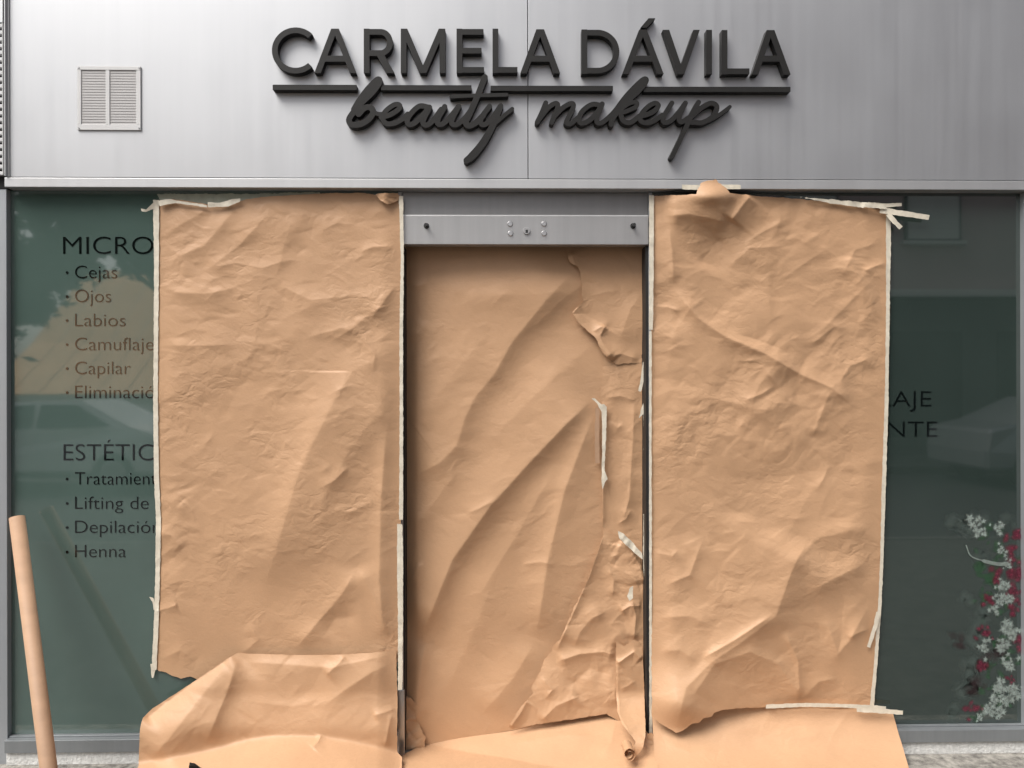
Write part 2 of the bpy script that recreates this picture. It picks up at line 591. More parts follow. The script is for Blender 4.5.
# ------------------------------------------------------------------ measured lines
YF = -0.05                                   # fascia face
YD = 0.112                                   # paper in the door recess
xj_l = float(at(11, 450, 0)[0]); xj_r = float(at(1020.5, 450, 0)[0])
z_fb = float(at(512, 188.8, YF)[1])          # lower edge of fascia
z_tr = float(at(512, 179.5, YF)[1])          # top of the trim
z_st = float(at(90, 740, YF)[1]); z_sb = float(at(90, 752.5, YF)[1])
x_dl = float(at(402.5, 450, 0)[0]); x_dr = float(at(649.0, 450, 0)[0])
x_seam = float(at(528, 100, YF)[0])
XL, XR = -4.2, 4.4                            # the front goes on past the picture

# ------------------------------------------------------------------ ground
g = MB(); g.box(-40, 40, -4.4, 1.2, -0.4, 0.0); tag(g.build('pavement', M['paving']), kind='structure')
g = MB(); g.box(-8, 8, -0.34, 0.2, -0.02, 0.004); tag(g.build('pavement_edge', M['pavement']), kind='structure')
g = MB(); g.box(-60, 60, -11.0, -4.402, -0.6, -0.13); tag(g.build('road', M['asphalt']), kind='structure')
g = MB(); g.box(-60, 60, -60, -11.002, -0.6, 0.0); tag(g.build('far_pavement', M['paving']), kind='structure')
g = MB()
for k in range(-40, 40):
    g.box(k * 1.0 + 0.004, k + 0.996, -4.52, -4.404, -0.3, 0.006)
tag(g.build('kerb', mat('kerb_stone', (0.12, 0.118, 0.11), 0.85, vary=0.2, vscale=12)), kind='structure')

# ------------------------------------------------------------------ fascia
fa = thing('shop_fascia', 'light grey metal fascia above the papered shopfront, carrying the black lettering', 'fascia', (0, 0, z_fb))
ztop = 4.0
x_ed = float(at(10, 90, YF)[0])
MB().box(x_ed, x_seam - 0.0015, YF, 0.12, z_tr + 0.004, ztop).build('panel', M['fascia'], fa, 0.0012)
MB().box(x_seam + 0.0015, XR, YF, 0.12, z_tr + 0.004, ztop).build('panel', M['fascia'], fa, 0.0012)
MB().box(x_seam - 0.0016, x_seam + 0.0016, YF + 0.006, 0.1, z_tr + 0.005, ztop).build('seam', M['void'], fa)
MB().box(x_ed - 0.02, XR, YF - 0.006, 0.125, z_fb, z_tr).build('trim', M['trim'], fa, 0.002)
MB().box(x_ed - 0.02, XR, YF + 0.014, 0.122, z_fb + 0.002 + 0.0, z_tr + 0.0035).build('joint', M['housing'], fa)
# left corner profile + louvred neighbour
cp = MB()
for a, b, yy in ((5.5, 9.2, -0.004), (4.2, 5.2, -0.016)):
    xa, xb = float(at(a, 90, YF + yy)[0]), float(at(b, 90, YF + yy)[0])
    cp.box(xa, xb, YF + yy, 0.12, z_tr + 0.004, ztop)
cp.build('corner_profile', M['trim'], fa, 0.001)
lg = thing('louvre_grille', 'narrow grille of small black slots at the far left edge beside the fascia', 'grille',
           (float(at(0, 90, YF)[0]) - 0.15, YF, float(at(0, 172, YF)[1])))
xb = float(at(4.0, 90, YF)[0]); xa = xb - 0.35
zz0, zz1 = float(at(0, 175, YF)[1]), float(at(0, 24, YF)[1])
MB().box(xa, xb - 0.001, YF + 0.02, 0.12, z_fb, ztop).build('backing', M['void'], lg)
sl = MB()
z = zz0
while z < zz1:
    sl.box(xa + 0.002, xb - 0.004, YF - 0.004, YF + 0.019, z, z + 0.014)
    z += 0.0275
sl.build('slats', M['white'], lg, 0.001)
MB().box(xa, xb - 0.001, YF - 0.006, YF + 0.019, zz1 + 0.004, ztop).build('blank_panel', M['trim'], lg, 0.001)
MB().box(xb - 0.004 + 0.001, xb, YF - 0.008, YF + 0.0195, zz0, zz1 + 0.002).build('edge_bar', M['white'], lg, 0.0008)

# vent
def wx(px, py=100, y=YF): return float(at(px, py, y)[0])
def wz(py, px=110, y=YF): return float(at(px, py, y)[1])
yv = YF - 0.007
vg = thing('vent_grille', 'small square white vent grille with two columns of slats on the fascia', 'vent', (wx(109), YF, wz(130)))
vx = [wx(q, 98, yv) for q in (77, 81, 105.5, 109.5, 136, 140.5)]
vz = [wz(q, 110, yv) for q in (130, 124.5, 70, 66)]
fr = MB()
fr.box(vx[0], vx[5], yv, YF - 0.001, vz[0], vz[1]); fr.box(vx[0], vx[5], yv, YF - 0.001, vz[2], vz[3])
for a, b in ((0, 1), (2, 3), (4, 5)):
    fr.box(vx[a], vx[b], yv + 0.0005, YF - 0.001, vz[1] + 0.0005, vz[2] - 0.0005)
fr.build('frame', M['white'], vg, 0.0012)
for a, b in ((1, 2), (3, 4)):
    s = MB()
    n = 20
    dz = (vz[2] - vz[1]) / n
    for k in range(n):
        z0 = vz[1] + k * dz
        s.poly([(vx[a], yv + 0.003, z0 + 0.001), (vx[b], yv + 0.003, z0 + 0.001),
                (vx[b], YF - 0.0024, z0 + dz * 1.05), (vx[a], YF - 0.0024, z0 + dz * 1.05)])
        s.poly([(vx[a], yv + 0.003, z0 + 0.001), (vx[a], yv + 0.003, z0 - 0.0005), (vx[b], yv + 0.003, z0 - 0.0005), (vx[b], yv + 0.003, z0 + 0.001)])
    s.box(vx[a], vx[b], YF - 0.0022, YF - 0.0012, vz[1], vz[2])
    s.build('louvre_panel', M['slat'], vg)
for q, r in ((78.6, 67.6), (139, 67.8), (78.8, 128), (139, 128)):
    MB().cyl((wx(q, r, yv), yv, wz(r, q, yv)), (wx(q, r, yv), yv - 0.002, wz(r, q, yv)), 0.0035, n=12).build('screw', M['screw'], vg)

# ------------------------------------------------------------------ raised sign
sg = thing('shop_sign', 'raised black lettering reading CARMELA DÁVILA beauty makeup with a broken underline', 'sign', (wx(530), YF, wz(165, 530)))
yf, yb = YF - 0.035, YF + 0.001
SW = 5.7


def bar(x0, y0, x1, y1, w=SW):
    """square-ended stroke"""
    d = np.array([x1 - x0, y1 - y0], float); d /= np.hypot(*d)
    n = np.array([-d[1], d[0]]) * w / 2
    a, b = np.array([x0, y0]), np.array([x1, y1])
    return ('poly', [a + n, b + n, b - n, a - n])


def slant(x0, x1, yt, yb_, w=6.3):
    """diagonal with horizontal ends; x0 = centre at the top, x1 = centre at the foot"""
    return ('poly', [(x0 - w / 2, yt), (x0 + w / 2, yt), (x1 + w / 2, yb_), (x1 - w / 2, yb_)])


def arc(cx, cy, rx, ry, a0, a1, w=SW, n=40):
    t = np.radians(np.linspace(a0, a1, n))
    o = [(cx + (rx + w / 2) * math.cos(q), cy + (ry + w / 2) * math.sin(q)) for q in t]
    i = [(cx + (rx - w / 2) * math.cos(q), cy + (ry - w / 2) * math.sin(q)) for q in t]
    return ('poly', o + i[::-1])


T, B = 28.6, 73.0


def A_(cx, l, r, t=T, b=B, extra=()):
    f = (58.5 - t) / (b - t)
    return [slant(cx - 0.6, l + 3.5, t, b, 6.5), slant(cx + 0.6, r - 3.5, t, b, 6.5),
            ('poly', [(cx + (l + 2 - cx) * f, 55.6), (cx + (r - 2 - cx) * f, 55.6), (cx + (r - 2 - cx) * f * 1.1, 61.6), (cx + (l + 2 - cx) * f * 1.1, 61.6)])] + list(extra)


LET = [
    ('C', [arc(295.6, 50.4, 20.9, 20.2, -46, -314)]),
    ('A', A_(335, 314, 356.5)),
    ('R', [bar(366.6, T, 366.6, B), bar(366, T + 3.2, 381, T + 3.2), bar(366, 53.0, 381, 53.0), arc(380.5, 42.4, 9.4, 10.6, -92, 92),
           ('poly', [(376.5, 55), (384, 54.5), (394.5, B), (386.5, B)])]),
    ('M', [bar(403.6, T, 403.6, B), bar(442.4, T, 442.4, B), slant(404.0, 423, T, B, 6.6), slant(442.0, 423, T, B, 6.6)]),
    ('E', [bar(459.4, T, 459.4, B), bar(459, T + 3.2, 483.5, T + 3.2), bar(459, 50.6, 481.5, 50.6), bar(459, B - 3.2, 484, B - 3.2)]),
    ('L', [bar(495.4, T, 495.4, B), bar(495, B - 3.2, 517.5, B - 3.2)]),
    ('A', A_(540.2, 520, 560.5, 29.2, 73.4)),
    ('D', [bar(584.4, 29.4, 584.4, 73.8), bar(584, 32.6, 598, 32.6), bar(584, 70.6, 598, 70.6), arc(597.5, 51.6, 19, 19, -92, 92)]),
    ('A', A_(643, 622, 664, 29.6, 74.0, [('poly', [(640.5, 27.6), (648.6, 18.2), (655.5, 18.2), (646.5, 27.6)])])),
    ('V', [slant(666, 681, 29.8, 74.2, 6.5), slant(696.6, 681, 29.8, 74.2, 6.5)]),
    ('I', [bar(709.2, 29.8, 709.2, 74.2)]),
    ('L', [bar(724.6, 30, 724.6, 74.4), bar(724, 71.2, 749.5, 71.2)]),
    ('A', A_(770.6, 751.5, 791, 30, 74.6)),
]
for nm, st in LET:
    solid_strokes('letter', st, yf, yb, M['letter'], sg, 0.45)
for x0, x1, ya in ((272.6, 356.6, 87.2), (381, 471.5, 87.6), (490.5, 613, 88.2), (643.5, 790.5, 89.2)):
    solid_strokes('underline_bar', [bar(x0, ya, x1, ya + 0.2, 5.2)], yf, yb, M['letter'], sg, 0.5)
zb = lambda L: [(340 + x / 5.389, 70 + y / 5.389 - 0.6) for x, y in L]
zm = lambda L: [(530 + x / 4.876, 70 + y / 4.876 - 0.6) for x, y in L]
w1 = 5.2
beauty = [(zb([(75, 215), (105, 165), (150, 105), (200, 55), (212, 68), (175, 122), (105, 190), (65, 240), (48, 272), (62, 296), (105, 296), (150, 272), (178, 232), (165, 205), (132, 208), (100, 240)]), w1 * 1.12),
          (zb([(170, 218), (200, 238), (240, 240)]), w1 * 0.8),
          (zb([(222, 258), (270, 244), (318, 212), (318, 190), (288, 192), (245, 225), (230, 262), (248, 291), (290, 290), (335, 268), (365, 240)]), w1 * 0.95),
          (zb([(478, 203), (430, 197), (388, 230), (362, 272), (372, 296), (402, 288), (442, 250), (482, 203)]), w1),
          (zb([(482, 205), (455, 258), (447, 288), (466, 300), (500, 276), (545, 215)]), w1),
          (zb([(564, 200), (530, 262), (528, 292), (556, 292), (600, 248), (640, 198)]), w1),
          (zb([(640, 198), (606, 262), (604, 292), (630, 296), (672, 262), (705, 220)]), w1),
          (zb([(780, 42), (742, 140), (695, 245), (678, 285), (694, 303), (730, 288), (770, 250)]), w1 * 1.15),
          (zb([(600, 146), (740, 140), (898, 136)]), w1 * 0.72),
          (zb([(806, 198), (764, 256), (758, 288), (782, 296), (824, 256), (866, 195)]), w1),
          (zb([(866, 195), (826, 296), (770, 395), (712, 466), (682, 490)]), [w1, w1 * 1.2, w1 * 1.4, w1 * 1.5, w1 * 1.2]),
          (zb([(812, 312), (868, 262), (928, 212)]), w1 * 0.75)]
makeup = [(zm([(77, 163), (58, 210), (36, 256)]), w1 * 0.95),
          (zm([(50, 235), (90, 185), (126, 165), (136, 182), (116, 232), (106, 258)]), w1 * 0.92),
          (zm([(118, 228), (162, 185), (202, 165), (212, 182), (188, 232), (178, 258), (198, 264), (232, 236)]), w1 * 0.92),
          (zm([(350, 176), (304, 170), (258, 200), (238, 240), (252, 262), (292, 246), (334, 200), (352, 168)]), w1 * 0.95),
          (zm([(352, 172), (328, 230), (328, 258), (352, 258), (396, 222), (440, 170)]), w1 * 0.92),
          (zm([(400, 225), (470, 130), (548, 52), (566, 58), (524, 110), (444, 180), (402, 244), (397, 268)]), w1),
          (zm([(420, 212), (478, 168), (518, 160), (516, 182), (464, 206), (430, 212)]), w1 * 0.85),
          (zm([(440, 212), (456, 250), (490, 258), (532, 228)]), w1 * 0.95),
          (zm([(528, 232), (590, 212), (626, 180), (610, 164), (572, 184), (538, 228), (548, 256), (592, 256), (646, 222)]), w1 * 0.92),
          (zm([(692, 164), (652, 230), (656, 258), (686, 250), (722, 212), (758, 164)]), w1 * 0.95),
          (zm([(758, 164), (728, 230), (738, 256), (772, 236)]), w1 * 0.95),
          (zm([(822, 160), (790, 220), (744, 320), (693, 425)]), [w1 * 0.95, w1, w1 * 0.9, w1 * 0.95]),
          (zm([(788, 230), (840, 184), (886, 164), (912, 184), (892, 228), (842, 258), (790, 258)]), w1 * 0.95),
          (zm([(852, 258), (912, 228), (975, 182)]), w1 * 0.7)]
solid_strokes('script_word', beauty, yf - 0.004, yb, M['letter'], sg, 0.4)
solid_strokes('script_word', makeup, yf - 0.004, yb, M['letter'], sg, 0.4)

# ------------------------------------------------------------------ windows
def text_mesh(body, px0, px1, base, cap, y, parent, name='lettering'):
    cu = bpy.data.curves.new('text', 'FONT')
    cu.body = body
    cu.offset = -0.012
    cu.resolution_u = 6
    to = bpy.data.objects.new('text', cu)
    COL.objects.link(to)
    bpy.context.view_layer.update()
    me = bpy.data.meshes.new_from_object(to.evaluated_get(bpy.context.evaluated_depsgraph_get()))
    v = np.array([q.co[:] for q in me.vertices])
    f = [list(p.vertices) for p in me.polygons]
    bpy.data.objects.remove(to); bpy.data.curves.remove(cu); bpy.data.meshes.remove(me)
    w = v[:, 0].max() - v[:, 0].min()
    px = px0 + (v[:, 0] - v[:, 0].min()) / w * (px1 - px0)
    py = base - v[:, 1] / CAPH * cap
    X, Z = at(px, py, y)
    return mesh_obj(name, np.stack([X, np.full(len(X), y), Z], 1), f, M['vinyl'], parent)


def cap_height():
    cu = bpy.data.curves.new('text', 'FONT'); cu.body = 'H'
    to = bpy.data.objects.new('text', cu); COL.objects.link(to)
    bpy.context.view_layer.update()
    me = bpy.data.meshes.new_from_object(to.evaluated_get(bpy.context.evaluated_depsgraph_get()))
    h = max(q.co[1] for q in me.vertices)
    bpy.data.objects.remove(to); bpy.data.curves.remove(cu); bpy.data.meshes.remove(me)
    return h


CAPH = cap_height()


def window(label, xa, xb, jamb_left, jamb_right, glassm):
    o = thing('shop_window', label, 'window', ((xa + xb) / 2, 0, 0))
    MB().box(xa, xb, 0.0, 0.012, z_sb, z_fb + 0.06).build('pane', glassm, o)
    s = MB(); s.box(xa + 0.001, xb - 0.001, YF, -0.001, z_sb, z_st); s.box(xa + 0.001, xb - 0.001, YF + 0.03, -0.0012, z_st + 0.0002, z_st + 0.006)
    s.build('sill', M['sill'], o, 0.0015)
    for a, b in (jamb_left, jamb_right):
        if a is not None:
            MB().box(a, b, -0.027, 0.06, 0.003, z_fb - 0.001).build('jamb', M['frame'], o, 0.002)
    MB().box(xa + 0.001, xb - 0.001, YF + 0.012, 0.06, 0.003, z_sb - 0.001).build('base_course', M['mortar'], o, 0.003)
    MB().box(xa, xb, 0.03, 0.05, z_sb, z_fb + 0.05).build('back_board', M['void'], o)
    return o


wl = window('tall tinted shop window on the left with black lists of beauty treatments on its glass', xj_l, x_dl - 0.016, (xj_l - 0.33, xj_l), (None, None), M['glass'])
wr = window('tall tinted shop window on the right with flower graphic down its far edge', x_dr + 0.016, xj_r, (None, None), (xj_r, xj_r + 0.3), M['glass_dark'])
yt = -0.0016
text_mesh('MICROPI', 63, 175, 254, 17.5, yt, wl)
for body, x1, b in (('Cejas', 117, 278.3), ('Ojos', 111, 302.2), ('Labios', 125.5, 326.3), ('Camuflaje', 153.5, 350.3), ('Capilar', 130.5, 374.2), ('Eliminación', 164, 398.2)):
    text_mesh(body, 75, x1, b, 12.8, yt, wl)
text_mesh('ESTÉTICA', 63.5, 172, 460.5, 16.5, yt, wl)
for body, x1, b in (('Tratamientos', 173, 484.6), ('Lifting de', 148.5, 509), ('Depilación', 160, 533), ('Henna', 126, 557.3)):
    text_mesh(body, 75, x1, b, 12.6, yt, wl)
bl = MB()
for b in (272.5, 296.5, 320.5, 344.5, 368.5, 392.5, 479, 503.5, 527.5, 552):
    X, Z = at(67, b, yt)
    bl.cyl((float(X), yt, float(Z)), (float(X), -0.0004, float(Z)), 0.0056, n=14)
bl.build('bullet_points', M['vinyl'], wl)
text_mesh('LLAJE', 866, 931.5, 406.5, 15.5, yt, wr)
text_mesh('ENTE', 873, 937.5, 436.8, 15.5, yt, wr)

# flower graphic on the right pane
rng = random.Random(5)
fm = [mat('petal_white', (0.28, 0.33, 0.30), 0.5, vary=0.4, vscale=70), mat('petal_red', (0.15, 0.024, 0.045), 0.5, vary=0.35, vscale=60),
      mat('leaf_green', (0.035, 0.10, 0.045), 0.5, vary=0.3, vscale=60), mat('petal_faded', (0.11, 0.145, 0.13), 0.6, vary=0.25, vscale=40),
      mat('petal_red_faded', (0.045, 0.026, 0.028), 0.6)]
FV, FF, FM, FS = [], [], [], []


def blob(px, py, r, k, lay, lobes=0, amp=0.3, sq=1.0, rot=0.0):
    n = 20
    c = len(FV)
    y = -0.0006 - 0.00045 * lay - 0.00002 * (len(FM) % 17)
    X, Z = at(px, py, y)
    FV.append((float(X), y, float(Z))); FS.append(1.0)
    for i in range(n):
        t = 2 * math.pi * i / n
        rr = r * (1 + (amp * math.cos(lobes * t + rot) if lobes else amp * 0.5 * rng.uniform(-1, 1)))
        x_, y_ = rr * math.cos(t), rr * sq * math.sin(t)
        X, Z = at(px + x_ * math.cos(rot) - y_ * math.sin(rot), py + x_ * math.sin(rot) + y_ * math.cos(rot), y)
        FV.append((float(X), y, float(Z))); FS.append(0.0)
    for i in range(n):
        FF.append([c, c + 1 + i, c + 1 + (i + 1) % n]); FM.append(k)


def cluster(px, py, s, k, lay, n):
    for i in range(n):
        f = rng.uniform(0.34, 0.62) if k < 3 else rng.uniform(0.6, 1.1)
        blob(px + rng.gauss(0, s * 0.45), py + rng.gauss(0, s * 0.45), s * f, k, lay + i % 3, 5 if k == 0 else 0, 0.4, rng.uniform(0.6, 1), rng.uniform(0, 6))


for px, py in ((991, 545), (985, 560), (992, 585), (998, 610), (984, 600), (1000, 640), (996, 668), (985, 690), (1005, 560), (1002, 700), (975, 712), (988, 575), (1008, 650), (994, 535)):
    for i in range(6):
        blob(px + rng.gauss(0, 7), py + rng.gauss(0, 7), rng.uniform(3, 8), 2, 0, 0, 0.5, 0.5, rng.uniform(0, 6))
for px, py, s in ((966, 526, 11), (974, 666, 10), (952, 712, 8), (985, 555, 9), (1008, 520, 8), (968, 690, 9), (985, 618, 11), (958, 522, 9), (978, 640, 10), (966, 600, 7)):
    cluster(px, py, s, 3, 1, 7)
for px, py, s in ((972, 690, 9), (958, 640, 8), (984, 664, 8), (1000, 650, 9)):
    cluster(px, py, s, 4, 1, 6)
for px, py, s in ((1014, 535, 8), (1016, 555, 9), (1018, 575, 10), (1014, 592, 7), (999, 574, 8), (987, 600, 7), (1014, 607, 8), (984, 632, 7), (983, 664, 7), (973, 709, 7), (1019, 642, 7), (1010, 680, 4)):
    cluster(px, py, s * 1.1, 1, 3, 11)
for px, py, s in ((977, 522, 7), (981, 532, 5), (998, 527, 6), (1001, 549, 5), (1002, 586, 7), (1005, 600, 8), (996, 608, 6), (1006, 627, 8), (1013, 634, 7), (984, 648, 6), (1003, 645, 7), (1010, 662, 7),
                  (1000, 686, 7), (1016, 690, 8), (1006, 700, 6), (994, 700, 6), (986, 712, 7), (998, 712, 6), (980, 717, 4), (1008, 565, 4)):
    cluster(px, py, s * 1.2, 0, 6, 14)
c = strip(smooth_line([(966, 545), (971, 556), (984, 561), (998, 564), (1008, 564)]), [1.2] * 12 + [3.5] * 13)
b0 = len(FV)
for q in c:
    X, Z = at(q[0], q[1], -0.005); FV.append((float(X), -0.005, float(Z))); FS.append(0.6)
n2 = len(c) // 2
for k in range(n2 - 1):
    FF.append([b0 + k, b0 + k + 1, b0 + len(c) - 2 - k, b0 + len(c) - 1 - k]); FM.append(0)
fo = mesh_obj('flower_graphic', FV, FF, fm, wr)
fo.data.polygons.foreach_set('material_index', FM)
at_ = fo.data.attributes.new('soft', 'FLOAT', 'POINT')
at_.data.foreach_set('value', FS)
for m_, hi_, mx_ in zip(fm, (0.85, 0.9, 0.9, 1.0, 1.0), (0.75, 0.75, 0.6, 0.3, 0.4)):
    t_ = m_.node_tree
    an = t_.nodes.new('ShaderNodeAttribute'); an.attribute_name = 'soft'
    mr_ = t_.nodes.new('ShaderNodeMapRange'); mr_.interpolation_type = 'SMOOTHSTEP'
    mr_.inputs['From Max'].default_value = hi_; mr_.inputs['To Max'].default_value = mx_
    t_.links.new(an.outputs['Fac'], mr_.inputs[0])
    t_.links.new(mr_.outputs[0], t_.nodes['Principled BSDF'].inputs['Alpha'])

# ------------------------------------------------------------------ door recess
dr = thing('shop_door', 'recessed shop doorway between the two windows, closed off with brown paper', 'door', ((x_dl + x_dr) / 2, 0.05, 0))
z_h0 = float(at(520, 244.5, -0.012)[1]); z_h1 = float(at(520, 215.5, -0.012)[1])
MB().box(x_dl - 0.0158, x_dl, -0.002, 0.18, 0.012, z_fb - 0.001).build('jamb', M['frame'], dr, 0.0015)
MB().box(x_dr, x_dr + 0.0158, -0.002, 0.18, 0.012, z_fb - 0.001).build('jamb', M['frame'], dr, 0.0015)
MB().box(x_dr - 0.012, x_dr - 0.0004, 0.004, 0.149, 0.014, z_h0 - 0.002).build('gasket', M['rubber'], dr)
MB().box(x_dl + 0.0004, x_dl + 0.006, 0.03, 0.149, 0.014, z_h0 - 0.002).build('gasket', M['rubber'], dr)
MB().box(x_dl, x_dr, 0.15, 0.165, 0.012, z_fb).build('leaf', M['glass_dark'], dr)
MB().box(x_dl + 0.0062, x_dr - 0.0122, 0.105, 0.149, 0.0, 0.07).build('threshold', M['sill'], dr, 0.002)
MB().box(float(at(397.5, 700, -0.01)[0]), float(at(404.5, 700, -0.01)[0]), -0.012, -0.0024, 0.005, float(at(400, 690, -0.01)[1])).build('guide_rail', M['screw'], dr, 0.0015)

rs = thing('roller_shutter', 'rolled-up steel shutter above the doorway, its grey bottom bar showing', 'shutter', ((x_dl + x_dr) / 2, 0, z_h0))
MB().box(x_dl + 0.001, x_dr - 0.001, 0.004, 0.05, z_h1 + 0.004, z_fb - 0.001).build('housing', M['housing'], rs, 0.001)
bb = MB(); bb.box(x_dl + 0.002, x_dr - 0.002, -0.012, 0.045, z_h0, z_h1)
bb.build('bottom_bar', M['steel'], rs, 0.002)
MB().box(x_dl + 0.002, x_dr - 0.002, -0.006, 0.0455, z_h1 + 0.0002, z_h1 + 0.0038).build('rib', M['white'], rs)
for q, r in ((510, 224), (510.5, 233.5), (544, 224), (544, 233.5)):
    X, Z = at(q, r, -0.012)
    MB().cyl((float(X), -0.0118, float(Z)), (float(X), -0.0165, float(Z)), 0.0125, 0.009, 16).build('screw', M['screw'], rs)
X, Z = at(526.5, 231, -0.012)
lk = MB(); lk.cyl((float(X), -0.0118, float(Z)), (float(X), -0.019, float(Z)), 0.016, 0.014, 22)
lko = lk.build('lock', M['steel'], rs)
MB().box(float(X) - 0.004, float(X) + 0.006, -0.0196, -0.0189, float(Z) - 0.009, float(Z) + 0.004).build('keyhole', M['bolt'], lko)
for q, r in ((426.5, 226), (633, 226)):
    X, Z = at(q, r, -0.012)
    b = MB(); b.cyl((float(X), -0.0118, float(Z)), (float(X), -0.045, float(Z)), 0.0065, 0.0065, 14)
    b.cyl((float(X), -0.0116, float(Z)), (float(X), -0.0145, float(Z)), 0.012, 0.012, 18)
    b.build('bolt', M['bolt'], rs)


# ------------------------------------------------------------------ paper sheets
def h_left(px, py):
    f = lambda *a, **k: fold(px, py, *a, **k)
    h = 0.010 + 0.004 * vnoise(px, py, 90, 3) + 0.0008 * vnoise(px, py, 38, 4)
    h += f([(330, 330), (352, 372), (330, 410), (300, 470), (282, 530), (262, 600)], 22, 46, 20, 1.7, 0.25)
    h += f([(398, 372), (372, 420), (348, 452), (322, 500), (318, 560)], 9, 18, 34, 1.7, 0.3)
    h += f([(400, 300), (372, 312), (350, 330), (325, 345)], 8, 10, 20, 1.2)
    h += f([(398, 282), (385, 300), (368, 322)], 6, 6, 10, 1.1)
    h += f([(387, 420), (381, 500), (379, 580), (384, 640)], 10, 14, 8, 1.4, 0.2)
    h += f([(160, 236), (185, 222), (215, 205)], 6, 14, 9, 1.4)
    h += f([(165, 262), (205, 245), (238, 205)], 8, 12, 12, 1.5)
    h += f([(200, 275), (240, 245), (275, 205)], 7, 14, 10, 1.4)
    h += f([(200, 270), (235, 263), (262, 268), (300, 256)], 5, 7, 9, 1.1)
    h += f([(158, 282), (175, 292), (205, 294), (235, 288)], 6, 9, 12, 1.2)
    h += f([(160, 345), (200, 346), (240, 344)], 4, 7, 7, 1.1)
    h += f([(262, 302), (285, 288), (310, 300), (350, 296), (398, 300)], 5, 8, 10, 1.1)
    h += f([(300, 340), (340, 328), (370, 333)], 5, 9, 11, 1.1)
    h += f([(315, 235), (338, 222), (360, 226)], 4, 8, 8, 1.2)
    h += f([(356, 254), (372, 247), (398, 246)], 5, 5, 7, 1.1)
    h += f([(360, 330), (375, 355), (372, 375)], 5, 5, 6, 1.1)
    h += f([(319, 489), (335, 480), (350, 465)], 5, 5, 6, 1.1)
    h += f([(332, 510), (350, 512), (378, 500)], 4, 6, 6, 1.2)
    h += f([(293, 652), (318, 622), (345, 590), (357, 566)], 11, 12, 14, 1.3, 0.2)
    h += f([(357, 566), (375, 600), (389, 640)], 9, 14, 9, 1.3, 0.2)
    h += f([(322, 640), (335, 618), (362, 616)], -7, 14, 12, 1.6)
    h += f([(248, 620), (258, 640), (240, 655)], 4, 6, 6, 1.2)
    h += f([(154, 612), (168, 608), (178, 604)], 8, 5, 6, 1.0, 0.15)
    h += f([(154, 530), (172, 536), (182, 550)], 6, 6, 6, 1.1)
    h += f([(160, 660), (180, 650), (195, 662)], 4, 7, 7, 1.3)
    h += facets(px, py, 311, 4.6, 44) * (0.5 + 0.5 * sstep((470 - py) / 110))
    h += crumple(px, py, 11, 60, 3.4, 9, 40, 0.0, 1.9, (156, 400, 200, 430))
    h += crumple(px, py, 12, 60, 2.0, 8, 26, 0.0, 2.6, (156, 400, 380, 670))
    h += crumple(px, py, 511, 380, 2.3, 4, 13, 0.0, 1.5, (156, 400, 200, 560), 1.6)
    h += crumple(px, py, 13, 40, 3.5, 8, 22, 0.0, 2.0, (154, 190, 480, 600))
    h *= sstep((px - 150) / 34) * 0.55 + 0.45
    h *= sstep((405 - px) / 26) * 0.55 + 0.45
    return -0.004 - np.maximum(h, -0.001)


P_left = [(156, 202), (163, 200), (172, 199), (195, 202), (210, 205), (222, 206), (230, 205), (236, 202), (248, 199), (262, 197), (300, 194.5), (330, 193),
          (365, 193), (385, 196), (401, 195), (401.5, 330), (400.5, 420), (401, 520), (399, 600), (397.5, 662), (300, 668), (240, 668), (202, 677), (197, 679), (190, 676.5), (181, 678.5),
          (172, 676), (166, 672), (159, 671), (156, 668), (155.5, 600), (157, 500), (155, 400), (154, 300), (155, 230)]
tag(sheet('brown_paper_sheet', P_left, h_left, M['paper'], 0.9, 0.5, 3),
    'tall crumpled brown paper sheet taped over the left window, beside the treatment list', 'paper sheet')


def bend_left(px):
    return sinterp(px, [130, 200, 262, 330, 400], [764, 752, 737, 738, 753])


